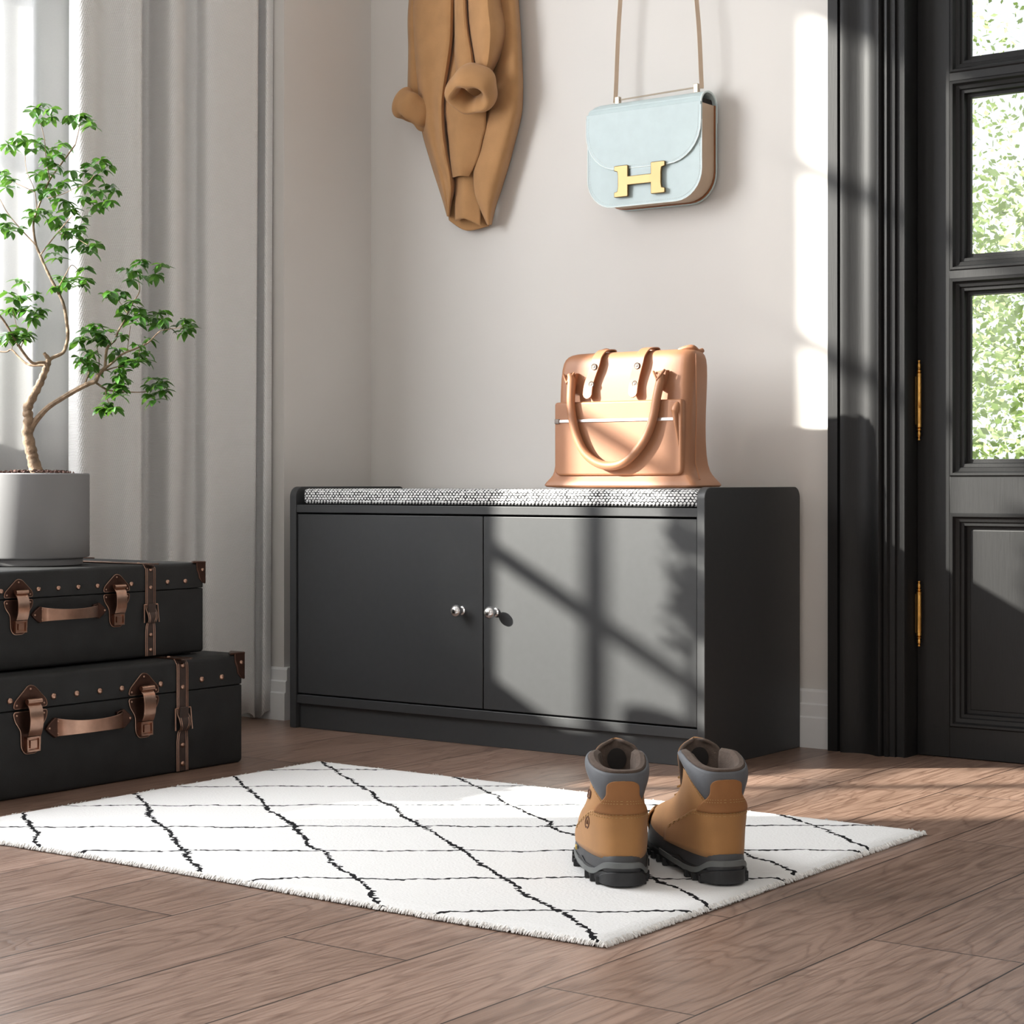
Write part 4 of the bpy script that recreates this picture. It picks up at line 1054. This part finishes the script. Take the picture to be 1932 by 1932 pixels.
    for i in range(61):
        a = -1.75+3.5*i/60; x, y, z = 0, 0, 0
        c_, s_ = math.cos(a), math.sin(a); u = .5-.5*c_; v = math.copysign(abs(s_)**.72, s_); w_ = .0435+(.0535-.0435)*(3*u*u-2*u**3)
        up = 1/(1+math.exp((abs(a)-.62)*11))
        zc = .0125+.0175*up+.006*max(0, abs(a)-1.1)
        st_.append((v*w_-.006*mirror*math.sin(PI*u), -.0075+.290*u, zc))
    tb_ = MB(); rings = []
    for (x, y, z) in st_:
        n_ = Vector((x, y-.04, 0)).normalized()*.0016
        rings.append([(x-n_.x, y-n_.y, z-.0042), (x+n_.x*.8, y+n_.y*.8, z-.0037), (x+n_.x*.8, y+n_.y*.8, z+.0037), (x-n_.x, y-n_.y, z+.0042)])
    tb_.loft(rings).build('midsole_stripe', M['stripe'], t, local=True)
    cup = []
    for i in range(21):
        a = -.62+1.24*i/20; c_, s_ = math.cos(a), math.sin(a); u = .5-.5*c_; v = math.copysign(abs(s_)**.72, s_)
        x, y = v*.0435, -.0075+.290*u; h = .0165*(1-.55*abs(a/.62)**3)
        n_ = Vector((x, y-.04, 0)).normalized()*.0022
        cup.append([(x-n_.x, y-n_.y, .002), (x+n_.x, y+n_.y, .002), (x+n_.x*.7, y+n_.y*.7, .004+h), (x-n_.x, y-n_.y, .005+h)])
    MB().loft(cup).build('heel_bumper', M['sole'], t, local=True, bevel=.0006)
    lg = osm
    for i in range(15):
        for s_ in (-1, 1):
            a = s_*(.25+i*.19); c_, sn = math.cos(a), math.sin(a); u = .5-.5*c_
            if .28 < u < .46 or i < 2: continue
            v = math.copysign(abs(sn)**.72, sn); w_ = .0425+.0105*(3*u*u-2*u**3)
            x, y = v*w_-.006*mirror*math.sin(PI*u), -.006+.288*u; z = arch(u)
            lg.box((x-.0038, y-.0038, z), (x+.0038, y+.0038, z+.0095))
    lg.build('outsole', M['sole'], t, local=True)
    # stamps on the outer left flank
    st2 = MB()
    cA, cZ = -1.02, .078
    ring = [(cA+.085*math.cos(k*PI/6)*.9, cZ+.0085*math.sin(k*PI/6)*(1.15 if k != 9 else .7)) for k in range(13)]
    st2.tube([surf(z, a, .0042) for a, z in ring], .0008, 5)
    st2.tube([surf(cZ-.002, cA-.02, .0042), surf(cZ+.004, cA, .0042), surf(cZ-.002, cA+.03, .0042)], .0008, 5)
    if mirror == 1: st2.build('emblem', M['logo'], t, local=True)
    if mirror == 1:
        lb = MB(); ring = [(-1.48+.19*math.copysign(abs(math.cos(k*PI/8))**.5, math.cos(k*PI/8)), .116+.0055*math.copysign(abs(math.sin(k*PI/8))**.5, math.sin(k*PI/8))) for k in range(17)]
        lb.tube([surf(z, a, .0012) for a, z in ring], .0009, 5)
        g = [[surf(.1135+.005*j/2, -1.60+.24*i/6, .0012) for i in range(7)] for j in range(3)]
        lb.grid(g); lb.build('side_badge', M['logo'], t, local=True, fixn=False)
        MB().box((-.0555, .125, .026), (-.0535, .138, .031)).build('sole_plug', M['yellow'], t, local=True)
    return t
fwd = Vector((-ss, cc, 0))
def place(b_, px, py, turn):
    p = on(2, .0095, px, py); ang = math.atan2(fwd.y, fwd.x)+math.radians(turn)
    d_ = Vector((math.cos(ang), math.sin(ang), 0)); p = p+d_*.006
    b_.rotation_euler = (0, 0, ang-PI/2); b_.location = (p.x, p.y, .0095)
random.seed(5)
bl = make_boot(1); place(bl, 1177, 1675, 1); bl.scale = (1, 1, .94)
bl['label'] = 'tan work boot with grey collar on the rug, left one, heel nearest the camera'
br = make_boot(-1); place(br, 1375, 1671, 12); br.scale = (1, 1, .94)
br['label'] = 'tan work boot with grey collar on the rug, right one, toe turned left'

# ================================================================== OUTSIDE
struct(MB().box((-40, .17, -.2), (40, 60, -.1)).build('ground', M['grass'], smooth=False))
random.seed(21)
def garden_tree(x, y, h, r, n, lab, lo=.2):
    t = thing('garden_tree', lab, 'tree', (x, y, -.1), 0, 'trees in the garden')
    pts = [(x, y, -.1), (x+.05, y, h*.35), (x-.03, y+.04, h*.7), (x, y, h*.95)]
    mb = MB().tube(cr(pts, 4), [.09*(1-.8*i/12) for i in range(13)], 10)
    for k in range(7):
        a = k*2.4; z = h*(.3+.08*k); mb.tube([(x, y, z), (x+r*.2*math.cos(a), y+r*.2*math.sin(a), z+.2*r), (x+r*.3*math.cos(a), y+r*.3*math.sin(a), z+.4*r)], [.03, .02, .008], 6)
    mb.build('trunk', M['bark'], t)
    f = MB()
    for k in range(n):
        while True:
            p = Vector((random.uniform(-1, 1), random.uniform(-1, 1), random.uniform(-1, 1)))
            if p.length < 1: break
        c = Vector((x+p.x*r, y+p.y*r, lo+(h-lo)*(.5+.5*p.z)))
        d = Vector((random.uniform(-1, 1), random.uniform(-1, 1), random.uniform(-1, .6))).normalized(); s_ = d.orthogonal().normalized()
        s_ = (Matrix.Rotation(random.uniform(0, 6), 3, d) @ s_); l = random.uniform(.04, .085)
        f.add([c, c+d*l*.5+s_*l*.28, c+d*l, c+d*l*.5-s_*l*.28], [(0, 1, 2, 3)])
    f.build('foliage', M['leafout'], t, smooth=False, fixn=False)
garden_tree(-2.15, 7.2, 2.5, 1.7, 11000, 'sunlit green shrub outside the glazed door, seen through its lower panes')
garden_tree(-4.6, 12.5, 5.2, 2.6, 9000, 'taller pale green tree farther out beyond the glazed door')

garden_tree(.9, 9.0, 2.3, 1.6, 5000, 'low rounded shrub in the middle of the lawn beyond the door')
garden_tree(4.2, 11.0, 4.2, 2.2, 5000, 'wide tree on the right side of the garden beyond the door')

# ================================================================== LIGHT
W = bpy.data.worlds.new('World'); sc.world = W; W.use_nodes = True
bg = W.node_tree.nodes['Background']; bg.inputs[0].default_value = (.93, .97, 1, 1); bg.inputs[1].default_value = 1.15
sd = bpy.data.lights.new('sun', 'SUN'); sd.energy = 21; sd.angle = math.radians(1.3); sd.color = (1, .95, .88)
so = bpy.data.objects.new('sun', sd); C.objects.link(so)
so.rotation_euler = Vector((1, .80, -.53)).to_track_quat('-Z', 'Y').to_euler(); so.location = (-6, -5, 5)
def area(name, loc, d, sx, sy, e, col=(1, 1, 1), spread=180):
    l = bpy.data.lights.new(name, 'AREA'); l.shape = 'RECTANGLE'; l.size = sx; l.size_y = sy; l.energy = e; l.color = col; l.spread = math.radians(spread)
    o = bpy.data.objects.new(name, l); C.objects.link(o); o.location = loc; o.rotation_euler = Vector(d).to_track_quat('-Z', 'Y').to_euler(); return o
area('sky_window', (WX+.012, (WY0-1.09)/2, (WZ0+WZ1)/2), (1, 0, 0), 1.6, 1.22, 74, (.97, .98, 1))
area('side_fill', (-.28, -3.7, 1.5), (1, .25, -.1), 1.3, 1.6, 21, (1, .99, .97))  # added fill lamp on the solid left wall, no second window there
area('rear_fill', (3.1, -4.9, 1.5), (-.35, 1, -.05), 2.2, 2.2, 24, (1, .98, .96))  # fill lamp added behind the camera, the wall there has no opening

# ================================================================== CAMERA / VIEW
cd = bpy.data.cameras.new('camera'); co = bpy.data.objects.new('camera', cd); C.objects.link(co)
co.location = CAM; co.rotation_euler = (PI/2, 0, YAW)
cd.sensor_width = 36; cd.lens = F/1932*36; cd.shift_y = -(966-HOR)/1932; cd.clip_start = .05
sc.camera = co
sc.view_settings.view_transform = 'Standard'; sc.view_settings.look = 'None'; sc.view_settings.gamma = 1; sc.view_settings.use_curve_mapping = False
sc.view_settings.exposure = .08
